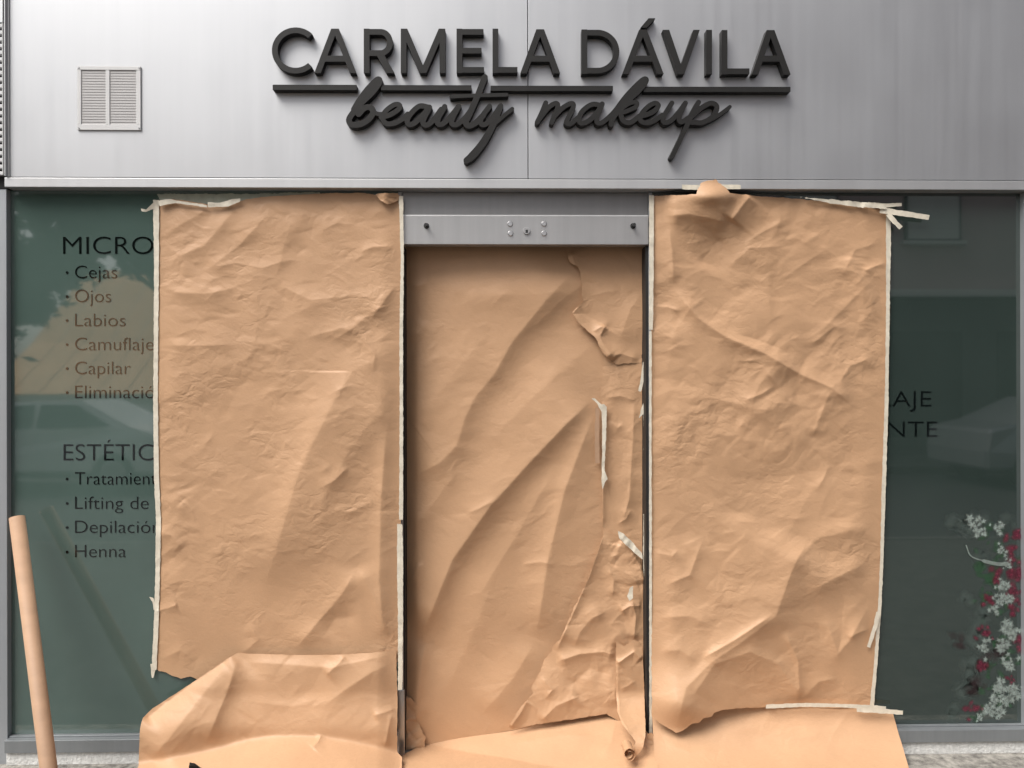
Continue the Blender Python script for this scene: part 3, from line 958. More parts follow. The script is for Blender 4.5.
def h_left_low(px, py):
    f = lambda *a, **k: fold(px, py, *a, **k)
    yb_ = bend_left(px)
    t = np.clip((py - 650) / (yb_ - 650), 0, 1)
    lift = 0.022 + 0.030 * np.sin(t * math.pi * 0.75) + 0.055 * sstep((250 - px) / 120) * (0.35 + 0.65 * t)
    h = lift + 0.004 * vnoise(px, py, 60, 21)
    h += f([(236, 652), (206, 690), (172, 735), (150, 760)], 22, 26, 20, 1.6, 0.12)
    h += f([(232, 657), (188, 686), (142, 722)], -20, 10, 14, 1.5, 0.1)
    h += f([(238, 655), (228, 690), (205, 745)], 11, 8, 22, 1.3, 0.25)
    h += f([(325, 676), (338, 664), (346, 655)], 9, 6, 8, 1.1, 0.2)
    h += f([(240, 662), (280, 664), (330, 668), (395, 654)], 10, 8, 22, 1.5, 0.2)
    h += f([(315, 712), (345, 690), (372, 672), (396, 662)], 9, 12, 12, 1.3)
    h += f([(372, 716), (386, 712), (396, 708)], 7, 4, 7, 1.0, 0.2)
    h += f([(385, 748), (389, 725), (392, 712)], 7, 4, 5, 1.1, 0.2)
    h += f([(240, 700), (285, 706), (330, 704)], 5, 14, 10, 1.4)
    h += f([(312, 748), (318, 742), (321, 735)], 8, 3, 4, 1.0, 0.1)
    h += facets(px, py, 322, 4.2, 50)
    h += crumple(px, py, 522, 120, 1.7, 4, 12, 0.0, 2.4, (150, 398, 655, 745), 1.6)
    h += crumple(px, py, 22, 35, 2.6, 8, 26, -0.4, 2.2, (150, 398, 655, 740))
    h *= sstep((402 - px) / 26) * 0.5 + 0.5
    y = -0.004 - h - 0.5 * (py - yb_ + np.sqrt((py - yb_) ** 2 + 9.0)) / 237.0 * 1.25
    y = y - 0.04 * sstep((py - 690) / 45)
    return np.minimum(y, y_ground(px, py, 0.008 + 0.004 * (1 + vnoise(px, py, 30, 5))))


P_ll = [(232.5, 655.5), (238, 653), (246, 653.5), (300, 655), (345, 654.5), (380, 652), (396, 650), (397.5, 700), (397, 752), (402, 757), (402, 815), (214, 815),
        (207, 771), (200, 767), (194, 763), (189.5, 762), (188.5, 770), (188, 815), (114, 815), (138.5, 766), (139.5, 742), (140, 728), (143, 718), (152, 709), (190, 684), (214, 668)]
tag(sheet('brown_paper_sheet', P_ll, h_left_low, M['paper_calm'], 0.9, 0.35, 8),
    'lower left brown paper sheet with a folded corner, spilling onto the pavement', 'paper sheet')


def h_door(px, py):
    f = lambda *a, **k: fold(px, py, *a, **k)
    h = 0.010 + 0.006 * vnoise(px, py, 110, 31) + 0.0006 * vnoise(px, py, 35, 32)
    h += f([(405, 480), (440, 462), (456, 446), (464, 420), (474, 398), (494, 374), (512, 342), (546, 300), (582, 262)], 23, 70, 15, 1.6, 0.15)
    h += f([(404, 540), (440, 494), (466, 460)], 8, 20, 12, 1.6) + f([(412, 430), (452, 376), (492, 326)], 7, 22, 16, 1.8) + f([(470, 610), (520, 530), (562, 456)], 8, 16, 14, 1.6)
    h += f([(530, 330), (566, 296), (604, 270)], 7, 20, 12, 1.7) + f([(430, 720), (470, 640), (500, 560)], 8, 26, 18, 1.8) + f([(430, 270), (470, 300), (530, 290)], 4, 20, 18, 1.8)
    h += f([(420, 640), (452, 560), (490, 506), (530, 462), (566, 424), (596, 396)], 29, 46, 13, 1.5, 0.12)
    h += f([(536, 640), (548, 560), (565, 490), (584, 440), (596, 410)], 18, 13, 24, 1.5, 0.15)
    h += f([(600, 340), (560, 372), (520, 410), (480, 452)], 9, 26, 20, 1.8, 0.3)
    h += f([(440, 300), (500, 296), (560, 268)], 9, 40, 28, 1.9, 0.3)
    h += f([(536, 640), (512, 680), (480, 716)], 12, 16, 20, 1.6, 0.25)
    h += f([(425, 640), (418, 690), (412, 740)], 10, 8, 18, 1.5, 0.2)
    h += f([(408, 585), (418, 567), (426, 563)], 5, 4, 6, 1.1)
    h += f([(462, 516), (480, 508), (500, 498)], 4, 5, 7, 1.1)
    h += f([(520, 565), (540, 562), (556, 565)], 4, 4, 5, 1.1)
    h += f([(405, 285), (418, 286), (430, 282)], 5, 6, 6, 1.2)
    h += f([(405, 340), (420, 332), (428, 320)], 5, 7, 7, 1.2)
    h += crumple(px, py, 533, 190, 1.9, 4, 13, -0.3, 2.0, (410, 610, 260, 730), 1.6)
    h += facets(px, py, 333, 3.2, 54)
    h += crumple(px, py, 33, 70, 1.6, 10, 34, -0.5, 2.0, (410, 610, 250, 730))
    h *= sstep((px - 403) / 16) * 0.9 + 0.1
    h += 0.02 * sstep((py - 640) / 90)
    return YD - h


P_door = [(404, 240), (646, 240), (646, 722), (600, 718), (507, 731), (440, 745), (425, 749), (404, 749)]
tag(sheet('brown_paper_sheet', P_door, h_door, M['paper_calm'], 0.9, 0.0, 4),
    'brown paper sheet closing the doorway, swept by long diagonal folds', 'paper sheet')


def h_right(px, py):
    f = lambda *a, **k: fold(px, py, *a, **k)
    h = 0.012 + 0.005 * vnoise(px, py, 90, 41) + 0.0008 * vnoise(px, py, 36, 42)
    # pulled out to the tab stuck on the trim
    h += 0.046 * np.exp(-((px - 712) / 34) ** 2) * sstep((245 - py) / 50)
    h += f([(664, 216), (690, 214), (712, 218), (730, 224)], 16, 26, 9, 1.5, 0.2)
    h += f([(730, 222), (742, 206), (752, 194)], 16, 8, 14, 1.3, 0.15)
    h += f([(700, 268), (712, 250), (726, 238)], -12, 14, 16, 1.6, 0.25)
    h += f([(670, 284), (698, 318), (724, 336), (766, 354), (800, 374), (832, 388), (858, 410)], 17, 9, 11, 1.25, 0.15)
    h += f([(640, 292), (668, 306), (690, 330)], -7, 14, 14, 1.6)
    h += f([(758, 362), (772, 378), (788, 400), (800, 406)], 6, 5, 6, 1.1)
    h += f([(832, 388), (822, 412), (812, 438)], 8, 10, 10, 1.3, 0.2)
    h += f([(735, 334), (752, 338), (790, 352)], -5, 5, 5, 1.1)
    h += f([(740, 402), (762, 394), (776, 384)], 7, 5, 8, 1.1)
    h += f([(680, 395), (720, 400), (760, 410), (800, 405)], 5, 12, 12, 1.4)
    h += f([(838, 386), (850, 366), (866, 360), (878, 370)], 8, 8, 8, 1.2)
    h += f([(810, 345), (830, 330), (846, 320)], 6, 8, 8, 1.2)
    h += f([(740, 245), (770, 228), (792, 216)], 6, 6, 10, 1.2)
    h += f([(725, 270), (750, 248), (790, 246)], 6, 7, 10, 1.2)
    h += f([(840, 280), (855, 250), (886, 240)], 6, 9, 9, 1.2)
    h += f([(862, 272), (876, 266), (888, 262)], 7, 4, 5, 1.1)
    h += f([(846, 250), (862, 285), (880, 318)], 6, 8, 10, 1.2)
    h += f([(652, 306), (668, 307), (682, 312)], 6, 3, 4, 1.0)
    h += f([(668, 222), (672, 250), (674, 290)], 8, 6, 10, 1.3)
    h += f([(700, 472), (760, 480), (820, 470), (880, 478)], -7, 20, 16, 1.8)
    h += f([(815, 492), (824, 478), (830, 462)], 4, 5, 6, 1.1)
    # low swoop: the sheet bellies out and its foot curls in
    h += f([(676, 730), (686, 688), (712, 662), (742, 642), (776, 616), (792, 570), (808, 540)], 42, 60, 30, 1.3, 0.12)
    h += f([(700, 660), (735, 640), (774, 614)], 9, 5, 6, 1.1, 0.2)
    h += f([(690, 700), (715, 664), (750, 652), (778, 664), (796, 690), (800, 712)], 10, 8, 24, 1.4, 0.12)
    h += f([(800, 702), (798, 660), (784, 630)], 9, 8, 7, 1.1, 0.2)
    h += f([(800, 702), (818, 682), (840, 678)], 6, 8, 8, 1.2)
    h += f([(876, 535), (850, 530), (815, 540), (790, 566)], 10, 16, 14, 1.6)
    h += f([(872, 560), (835, 578), (806, 596)], 12, 12, 14, 1.5)
    h += f([(872, 600), (850, 640), (838, 654), (824, 612)], 9, 10, 10, 1.3)
    h += f([(870, 628), (856, 634), (848, 640)], 6, 4, 5, 1.0)
    h += f([(660, 588), (690, 575), (704, 536)], 7, 7, 7, 1.2)
    h += f([(655, 618), (690, 616), (716, 628)], 9, 10, 12, 1.4)
    h += f([(656, 652), (680, 650), (700, 664)], 9, 10, 10, 1.4)
    h += f([(653, 552), (672, 556), (680, 548)], 6, 5, 8, 1.2)
    h += facets(px, py, 343, 8.0, 48) * (0.42 + 0.58 * sstep((520 - py) / 110))
    h += crumple(px, py, 43, 60, 4.4, 10, 44, 0.35, 2.4, (655, 888, 210, 470))
    h += crumple(px, py, 544, 460, 2.5, 4, 14, 0.1, 1.9, (654, 886, 200, 560), 1.6)
    h += crumple(px, py, 545, 130, 2.2, 4, 14, 0.1, 2.4, (654, 880, 500, 705), 1.6)
    h += crumple(px, py, 44, 50, 2.6, 9, 34, 0.0, 2.4, (655, 880, 430, 700))
    h *= sstep((px - 644) / 34) * 0.5 + 0.5
    edge = sinterp(py, [200, 500, 710], [890, 884, 872])
    h *= sstep((edge + 3 - px) / 30) * 0.55 + 0.45
    low = sinterp(px, [640, 680, 720, 765, 880], [0.03, 0.075, 0.04, 0.0, 0.0])
    h += low * sstep((py - 655) / 70)
    h = np.where(py < 191.5, np.maximum(h, 0.058), h)
    h += 0.03 * np.exp(-((px - 711) / 22) ** 2) * np.exp(-((py - 196) / 9) ** 2)
    return -0.004 - np.maximum(h, -0.001)


P_right = [(652, 196), (680, 195), (696, 194), (697, 190), (700, 186), (700, 183), (708, 180.5), (716, 179.5), (719, 183), (724, 185), (730, 193), (760, 196), (800, 199), (850, 203.5), (889, 208),
           (890, 300), (888, 400), (885, 500), (880.5, 600), (875, 690), (872, 706), (840, 708), (800, 708), (770, 707), (740, 708), (722, 710), (714, 713), (712, 717), (704, 718), (700, 722),
           (692, 724), (684, 730), (676, 733), (668, 728), (658, 722), (652, 717), (651, 600), (651, 400)]
tag(sheet('brown_paper_sheet', P_right, h_right, M['paper'], 0.9, 0.6, 6),
    'heavily crumpled brown paper sheet over the right window, its tab taped up to the fascia', 'paper sheet')


def h_right_low(px, py):
    f = lambda *a, **k: fold(px, py, *a, **k)
    t = np.clip((py - 704) / 64.0, 0, 1.6)
    y = -0.008 - 0.02 * t - 0.16 * t ** 1.8 - 0.004 * vnoise(px, py, 50, 51)
    h = f([(700, 735), (750, 728), (800, 738), (850, 728)], 6, 14, 14, 1.6) + f([(660, 740), (690, 752), (720, 750)], 6, 9, 10, 1.4)
    h += crumple(px, py, 52, 30, 2.2, 10, 30, 0.0, 2.0, (655, 900, 706, 768))
    return np.minimum(y - h, y_ground(px, py, 0.010))


P_rl = [(652, 716), (680, 711), (720, 708), (762, 706), (800, 706), (845, 707), (893, 713), (899, 735), (909, 768), (926, 815), (655, 815), (655, 765)]
tag(sheet('brown_paper_sheet', P_rl, h_right_low, M['paper_calm'], 0.9, 0.2, 5),
    'smooth brown paper apron below the right window, sloping down onto the pavement', 'paper sheet')


def h_floor(px, py):
    f = lambda *a, **k: fold(px, py, *a, **k)
    top = sinterp(px, [400, 425, 507, 600, 650], [753, 743, 728, 714, 709])
    t = np.clip((py - top) / 40.0, -0.3, 2.0)
    y = 0.098 - 0.195 * t - 0.004 * vnoise(px, py, 40, 61)
    h = f([(505, 745), (560, 735), (600, 736)], 7, 12, 14, 1.6) + f([(600, 760), (612, 740), (616, 716)], 6, 10, 8, 1.4)
    return np.minimum(y - h, y_ground(px, py, 0.014))


P_fl = [(404, 754), (425, 744), (470, 736), (507, 729), (560, 720), (600, 714), (630, 710), (650, 736), (656, 745), (658, 768), (660, 800), (398, 800), (399, 757)]
tag(sheet('brown_paper_sheet', P_fl, h_floor, M['paper_calm'], 0.9, 0.2, 7),
    'brown paper sheet lying flat across the door threshold', 'paper sheet')


# torn pieces at the right side of the doorway
def torn(poly, fn, label, seed, rag=0.8):
    return tag(sheet('torn_paper', poly, fn, M['paper'], 0.6, rag, seed, rag_scale=3.5), label, 'torn paper')


def h_t1(px, py):
    f = lambda *a, **k: fold(px, py, *a, **k)
    h = 0.026 + 0.003 * vnoise(px, py, 30, 71)
    h += f([(570, 250), (579, 275), (579, 306), (572, 314), (592, 336), (612, 360)], 12, 7, 9, 1.4, 0.05)
    h += f([(606, 325), (600, 336), (604, 345), (616, 360)], 11, 6, 9, 1.1, 0.1)
    h += f([(592, 332), (603, 326), (608, 330)], 7, 4, 5, 1.0)
    h += f([(612, 355), (622, 354), (640, 360)], 7, 5, 7, 1.2)
    h += f([(644, 290), (630, 310), (618, 345)], 6, 14, 10, 1.4)
    h += f([(590, 296), (606, 292), (622, 290)], 3, 6, 6, 1.2)
    h += crumple(px, py, 72, 30, 2.6, 6, 18, 0.2, 2.4)
    return YD - h


torn([(566, 240), (567.5, 258), (571, 264), (578, 266), (580, 271), (582, 285), (581.5, 297), (583, 301), (579, 305), (572, 312), (578, 322), (585, 329), (594, 336), (596, 338), (599, 346), (605, 355),
      (611, 361), (616, 364.5), (628, 363.5), (641, 362.5), (643, 340), (643.5, 290), (646, 240)], h_t1,
     'torn flap of brown paper hanging at the upper right of the doorway, ragged left edge', 71)


def h_t2(px, py):
    f = lambda *a, **k: fold(px, py, *a, **k)
    h = 0.016 + 0.0025 * vnoise(px, py, 26, 81)
    h += f([(604, 400), (603, 440), (603, 530)], 9, 4, 7, 1.3, 0.1)
    h += f([(634, 400), (633, 440), (629, 500), (622, 525)], 9, 8, 8, 1.3, 0.12)
    h += f([(603, 398), (620, 396), (640, 402)], 6, 8, 6, 1.2)
    h += f([(608, 420), (618, 428), (624, 422)], 4, 4, 5, 1.1)
    h += f([(616, 525), (626, 519), (632, 508)], 5, 4, 5, 1.0)
    h += crumple(px, py, 82, 36, 3.0, 6, 18, 0.4, 2.6)
    return YD - h - 0.004


torn([(604, 358), (643, 358), (643, 400), (644, 480), (645, 560), (640, 600), (622, 596), (612, 560), (603, 534), (602, 480), (602.5, 405), (600, 398)], h_t2,
     'narrow vertical strip of creased brown paper beside the right door edge', 81, 0.4)


def h_t3(px, py):
    f = lambda *a, **k: fold(px, py, *a, **k)
    h = 0.032 + 0.004 * vnoise(px, py, 30, 91)
    h += f([(604, 534), (590, 575), (574, 612), (556, 652)], 9, 5, 8, 1.2, 0.08)
    h += f([(556, 662), (580, 654), (604, 652), (618, 656)], 15, 9, 9, 1.3, 0.15)
    h += f([(566, 690), (590, 668), (612, 676)], -9, 12, 10, 1.5, 0.2)
    h += f([(606, 612), (592, 618), (580, 632), (574, 648)], 10, 10, 14, 1.3, 0.2)
    h += f([(540, 722), (556, 706), (580, 696)], 10, 6, 9, 1.2, 0.15)
    h += f([(528, 700), (520, 714), (510, 728)], 9, 5, 8, 1.2, 0.1)
    h += f([(545, 700), (552, 690), (540, 676)], 6, 4, 4, 1.1)
    h += f([(618, 541), (630, 548), (640, 566), (644, 584)], 11, 4, 9, 1.1, 0.1)
    h += f([(606, 565), (614, 580), (612, 600)], 7, 5, 6, 1.1)
    h += f([(632, 600), (636, 616), (634, 640)], 9, 4, 5, 1.1, 0.15)
    h += f([(620, 612), (630, 606), (642, 606)], 9, 4, 5, 1.1, 0.15)
    h += f([(604, 692), (614, 690), (616, 706)], 5, 5, 6, 1.2)
    h += crumple(px, py, 592, 90, 2.0, 3, 9, 0.2, 3.0, None, 1.6)
    h += facets(px, py, 392, 5.5, 30)
    h += crumple(px, py, 92, 60, 4.2, 6, 24, 0.3, 3.0)
    h += crumple(px, py, 93, 36, 5.5, 4, 12, 0.3, 3.0, (612, 644, 540, 650))
    h += 0.03 * sstep((py - 640) / 80)
    return YD - h


torn([(605, 530), (612, 534), (622, 541), (630, 548), (640, 560), (644, 575), (645.5, 640), (646, 735), (622, 722), (606, 714), (580, 718), (545, 723), (507, 730), (512, 721), (520, 708), (529, 698),
      (533, 693), (531, 688), (540, 672), (544, 660), (551, 652), (553, 645), (560, 640), (572, 612), (585, 586), (595, 560)], h_t3,
     'wide wrinkled flap of torn paper fanning out at lower right of the doorway', 91, 0.7)


def h_t4(px, py):
    f = lambda *a, **k: fold(px, py, *a, **k)
    h = 0.075 + 0.003 * vnoise(px, py, 20, 101) + 0.19 * sstep((py - 690) / 60)
    h += f([(617, 664), (625, 658), (634, 652), (642, 660)], 9, 3, 5, 1.1, 0.1)
    h += f([(618, 690), (628, 686), (636, 680)], 5, 5, 6, 1.2)
    h += f([(618, 655), (618, 690), (620, 715), (632, 738)], 5, 4, 5, 1.3, 0.1)
    h += crumple(px, py, 102, 16, 3.0, 5, 12, 0.3, 3.0)
    return np.minimum(YD - h, y_ground(px, py, 0.02))


o = torn([(616, 641), (624, 646), (634, 640), (642, 643), (644, 680), (645.5, 735), (643, 748), (636, 757), (629, 759), (633, 750), (636, 742), (630, 734), (622, 724), (617.5, 712), (616, 690)], h_t4,
         'slim paper tongue curling at its tip at the foot of the right door edge', 101, 0.4)
# the curl at its tip: a small spiral roll of paper
cv, cf = [], []
nsp, wd = 40, 8
ex0, ez0 = at(631, 757, -0.11)
cx, cz = at(627.5, 749.5, -0.165)
for i in range(nsp):
    t = i / (nsp - 1)
    a = math.radians(-100 + 560 * t)
    r = 0.027 * (1 - 0.62 * t)
    for j in range(wd):
        s = j / (wd - 1)
        cv.append((float(cx) + r * math.cos(a), -0.205 + 0.075 * s, float(cz) + r * math.sin(a) * 1.05))
for i in range(nsp - 1):
    for j in range(wd - 1):
        k = i * wd + j
        cf.append([k, k + 1, k + wd + 1, k + wd])
mesh_obj('curled_tip', cv, cf, M['paper'], o, True)


def h_t5(px, py):
    h = 0.035 + crumple(px, py, 112, 24, 9, 5, 14, 0.8, 3.0) + 0.02 * sstep((py - 700) / 40)
    return YD - h


torn([(405, 694), (412, 700), (417, 706), (415, 716), (420, 726), (426, 738), (424, 748), (404, 750)], h_t5,
     'small crumpled scrap of brown paper at the foot of the left door edge', 111, 1.2)


def h_t6(px, py):
    h = 0.115 + crumple(px, py, 122, 14, 5, 4, 12, 0.8, 3.0) + 0.03 * sstep((py - 735) / 20)
    return np.minimum(YD - h - 0.06, y_ground(px, py, 0.015))


torn([(647, 734), (652, 732), (656, 740), (657, 756), (650, 753), (643, 751)], h_t6,
     'tiny brown paper scrap wedged at the foot of the right door edge', 121, 0.6)


def h_t7(px, py):
    return -0.03 - 0.012 * np.sin((px - 376) / 14.0 * 3) - crumple(px, py, 131, 10, 4, 4, 9, 0.2, 3.0)


torn([(375, 194), (382, 193), (398, 193), (400, 199), (394, 203), (387, 204), (380, 200)], h_t7,
     'small pale folded paper corner at the top right of the left sheet', 131, 0.5)


# ------------------------------------------------------------------ tapes
def tape(name_, poly, y, label, res=0.5, m='tape', wob=0.0015, seed=1, rag=0.45, group=None):
    fn = y if callable(y) else (lambda px, py: y - wob * vnoise(px, py, 9, seed))
    return tag(sheet(name_, poly, fn, M[m], res, rag, seed), label, 'tape', group)


def over(fn, d):
    return lambda px, py: fn(px, py) - d


tape('masking_tape', strip([(156, 200), (156.5, 260), (155.5, 400), (156.5, 480), (158.5, 520), (157, 600), (155.5, 640), (154, 670)], [6, 4.8, 4.6, 5, 5, 4.5, 4.6, 5]), over(h_left, 0.004),
     'long pale masking tape strip down the outer edge of the left paper sheet', seed=2)
tape('masking_tape', [(149.5, 597), (153, 598), (156, 604), (156, 611), (153.5, 610), (152.5, 603)], -0.012,
     'tiny white tape end sticking out low on the left sheet edge', seed=3)
tape('masking_tape', [(150.5, 664), (156, 664), (155, 672), (153.5, 678), (151.5, 678)], -0.012,
     'torn white tape end below the bottom left corner of the left sheet', seed=3)
tape('masking_tape', [(141, 208.5), (146, 209.5), (152, 204), (156, 200), (159, 202), (158, 209), (152, 209.5), (146, 212), (141.5, 211)], lambda px, py: -0.022 - 0.01 * np.cos((px - 141) / 5),
     'curled white tape end at the top left corner of the left sheet', seed=4)
tape('masking_tape', [(158, 201), (170, 199), (180, 201), (195, 203), (207, 205), (207, 207.5), (190, 205), (172, 203), (160, 206)], lambda px, py: -0.027 - 0.001 * vnoise(px, py, 9, 4),
     'strip of buff tape along the top of the left sheet near its corner', seed=5, rag=0.6)
tape('masking_tape', [(208, 202.5), (220, 202.5), (231, 199.5), (240, 198.5), (240, 201.5), (233, 204), (228, 206.5), (208, 207)], lambda px, py: -0.03 - 0.002 * vnoise(px, py, 6, 4),
     'crinkled pale tape scrap near the middle of the left sheet top edge', seed=6, rag=0.6)
tape('clear_tape', [(157, 194), (240, 194), (320, 192), (322, 197), (262, 199), (236, 202), (205, 204), (180, 201), (160, 200)], lambda px, py: -0.003 - 0.0006 * vnoise(px, py, 9, 4),
     'band of greenish translucent tape above the left sheet, under the fascia', m='tape_clear', seed=7, rag=0.8)
tape('masking_tape', strip([(401, 196), (402.3, 260), (401.2, 330), (401.4, 430), (401.0, 520)], [4, 3.2, 3.6, 3.4, 4]), -0.026,
     'white tape strip along the left door edge, upper half', seed=8)
tape('masking_tape', strip([(399.8, 524), (400, 560), (400.4, 620), (400.2, 690)], [5, 6.2, 5, 4.6]), -0.029,
     'wider white tape strip along the left door edge, lower half', seed=9)
tape('masking_tape', strip([(651.5, 195), (651.5, 260), (651, 330)], [5, 4.6, 4]), -0.024, 'broad white tape strip at the top of the right door edge', seed=10)
tape('masking_tape', strip([(650.4, 331), (650.4, 450), (650.6, 560), (650.6, 650), (650.6, 736)], [2.6, 2.4, 2.6, 2.6, 2.6]), -0.024,
     'thin white tape strip running down the lower right door edge', seed=11)
tape('masking_tape', strip([(888, 208), (888.5, 235), (888, 300), (886.6, 400), (883.4, 500), (881.8, 560), (880, 600), (876, 660), (872, 706)], [5, 5, 3.8, 3.8, 4, 3.4, 3.4, 3.6, 4]), over(h_right, 0.004),
     'long pale masking tape strip down the outer edge of the right paper sheet', seed=12)
tape('masking_tape', strip([(868, 204), (885, 205.5), (902, 204.5)], [4, 4, 3.6]), lambda px, py: -0.022 - 0.004 * np.sin((px - 868) / 10), 'uppermost of three loose tape ends at the top right corner of the right sheet', seed=13)
tape('masking_tape', strip([(880, 210), (900, 213), (929, 217.5)], [6, 5.5, 4.6]), lambda px, py: -0.03 - 0.006 * np.sin((px - 880) / 14), 'longest loose tape end sticking out right from the right sheet corner', seed=14)
tape('masking_tape', strip([(888, 214), (894, 221), (901, 228)], [5, 4.6, 4.4]), lambda px, py: -0.034 - 0.003 * np.sin((px - 888) / 4), 'short tape end drooping down to the right from the right sheet corner', seed=15)
tape('masking_tape', [(800, 197), (830, 199.5), (852, 201), (884, 205), (888, 209), (870, 208), (850, 206), (830, 203)], lambda px, py: -0.036 - 0.004 * vnoise(px, py, 8, 4),
     'wrinkled pale tape band along the top right edge of the right sheet', seed=16, rag=0.9)
tape('masking_tape', strip([(682, 187), (700, 187.4), (720, 186.6), (741, 187)], [4.6, 5, 5, 4.6]), YF - 0.0225, 'horizontal tape strip holding the paper tab onto the fascia trim', seed=17)
tape('masking_tape', strip([(766, 706.5), (800, 705), (840, 705.5), (872, 707), (886, 708)], [4, 4, 3.8, 4, 3.2]), lambda px, py: -0.045 + 0 * px, 'long horizontal tape strip where the right sheet meets its apron', seed=18)
tape('masking_tape', strip([(857, 709.5), (880, 711), (903, 712.6)], [5, 4.6, 4.4]), -0.052, 'short tape strip at the right end of the apron seam, reaching onto the glass', seed=19)
tape('masking_tape', strip([(878.5, 612), (876, 624), (871, 640), (868.5, 647)], [5, 4, 3.8, 3.4]), lambda px, py: -0.026 + 0 * px, 'small slanting tape piece low on the right sheet outer edge', seed=20)
tape('masking_tape', [(592, 398.5), (595, 398.5), (601, 404), (604, 404), (606.5, 407), (606, 440), (604.5, 470), (607.5, 479), (605, 482), (602.5, 490), (601.5, 480), (602, 440), (601.5, 412), (597, 404)], lambda px, py: YD - 0.05 - 0.002 * vnoise(px, py, 7, 3),
     'pale vertical tape peeling at its top on the right part of the door paper', seed=21, rag=0.5)
tape('masking_tape', strip([(597.5, 408), (597, 440), (597.5, 463)], [4, 4.5, 4.5]), lambda px, py: YD - 0.044 + 0 * px, 'brownish loose tape length left of the peeling vertical tape', m='card', seed=22)
tape('masking_tape', [(643, 362), (645, 362), (644, 380), (641, 392), (638.5, 391), (641, 376)], YD - 0.055, 'small pale tape shred under the torn flap by the right door edge', seed=23)
tape('masking_tape', [(644.5, 400), (645.5, 400), (645.5, 470), (644, 470), (643.5, 414), (639, 418), (641, 410)], YD - 0.055, 'thin pale tape shred along the right door edge at mid height', seed=24)
tape('masking_tape', [(643.5, 514), (645.8, 514), (646, 592), (645, 592), (643, 560)], YD - 0.06, 'pale tape sliver on the right door edge beside the lower torn flap', seed=25)
tape('masking_tape', [(618, 531), (624, 534), (633, 543), (642, 553), (643, 560), (636, 554), (626, 545), (619, 538)], lambda px, py: YD - 0.066 - 0.003 * vnoise(px, py, 5, 3), 'pinkish white tape crossing the top of the lower torn flap', seed=26, rag=0.5)
tape('masking_tape', [(630, 588), (633, 586), (633, 598), (629.5, 601), (627, 596)], YD - 0.072, 'tiny bright tape bit stuck among the crumples of the lower torn flap', seed=27)

# ------------------------------------------------------------------ cardboard tube
ct = thing('cardboard_tube', 'brown cardboard tube leaning against the window frame at the far left', 'tube', (0, 0, 0))
X0, Z0 = at(17, 517.5, -0.10)
xg, yg = None, float(y_ground(np.array(54.5), np.array(818.0), 0.0))
X1, _ = at(54.5, 818, yg)
a = Vector((float(X0), -0.10, float(Z0))); b = Vector((float(X1), yg, 0.012))
ROOT[ct.name] = np.array([b.x, b.y, 0.0]); ct.location = (b.x, b.y, 0.0)
d = (b - a).normalized(); q = d.to_track_quat('Z', 'Y')
R, RI, N = 0.0285, 0.0245, 40
v, f = [], []
for c, rr in ((a, RI), (a, R), (b, R), (b, RI)):
    for i in range(N):
        t = 2 * math.pi * i / N
        v.append(tuple(c + q @ Vector((rr * math.cos(t), rr * math.sin(t), 0))))
for k in range(2):
    for i in range(N):
        j = (i + 1) % N
        f.append([k * N + i, k * N + j, (k + 1) * N + j, (k + 1) * N + i])
mesh_obj('shell', v, f, M['card'], ct, True).data.shade_flat()
for o_ in [ct.children[0]]:
    o_.data.polygons.foreach_set('use_smooth', [k >= N for k in range(len(o_.data.polygons))])
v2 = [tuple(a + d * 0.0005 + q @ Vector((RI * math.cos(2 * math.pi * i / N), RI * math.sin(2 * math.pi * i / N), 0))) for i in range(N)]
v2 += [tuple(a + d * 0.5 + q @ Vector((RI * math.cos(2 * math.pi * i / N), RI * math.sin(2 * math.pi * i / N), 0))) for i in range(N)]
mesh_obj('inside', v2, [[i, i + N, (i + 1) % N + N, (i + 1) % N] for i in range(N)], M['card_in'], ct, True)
fl = MB()
Xa, Za = at(36.5, 622, -0.20); Xb, Zb = at(38.5, 634, -0.215); Xc, Zc = at(34, 634.5, -0.225); Xd, Zd = at(33.5, 628, -0.226)
fl.poly([(float(Xa), -0.20, float(Za)), (float(Xb), -0.215, float(Zb)), (float(Xc), -0.245, float(Zc)), (float(Xd), -0.245, float(Zd))])
fl.build('torn_flap', M['card'], ct)

# ------------------------------------------------------------------ the street behind the camera (seen in the glass)
def leaf_crown(rng, c, rad, n, size, m, name, parent):
    v, f = [], []
    cl = [(c[0] + rng.gauss(0, rad[0] * 0.45), c[1] + rng.gauss(0, rad[1] * 0.45), c[2] + rng.gauss(0, rad[2] * 0.42), rng.uniform(0.25, 0.5)) for _ in range(80)]
    for k in range(n):
        q = rng.choice(cl)
        p = Vector((q[0] + rng.gauss(0, q[3] * rad[0] * .5), q[1] + rng.gauss(0, q[3] * rad[1] * .5), q[2] + rng.gauss(0, q[3] * rad[2] * .5)))
        u = Vector((rng.gauss(0, 1), rng.gauss(0, 1), rng.gauss(0, 1))).normalized()
        w = u.orthogonal().normalized()
        s = size * rng.uniform(0.6, 1.4)
        i = len(v)
        v += [tuple(p + u * s), tuple(p + w * s * .5), tuple(p - u * s), tuple(p - w * s * .5)]
        f.append([i, i + 1, i + 2, i + 3])
    return mesh_obj(name, v, f, m, parent)


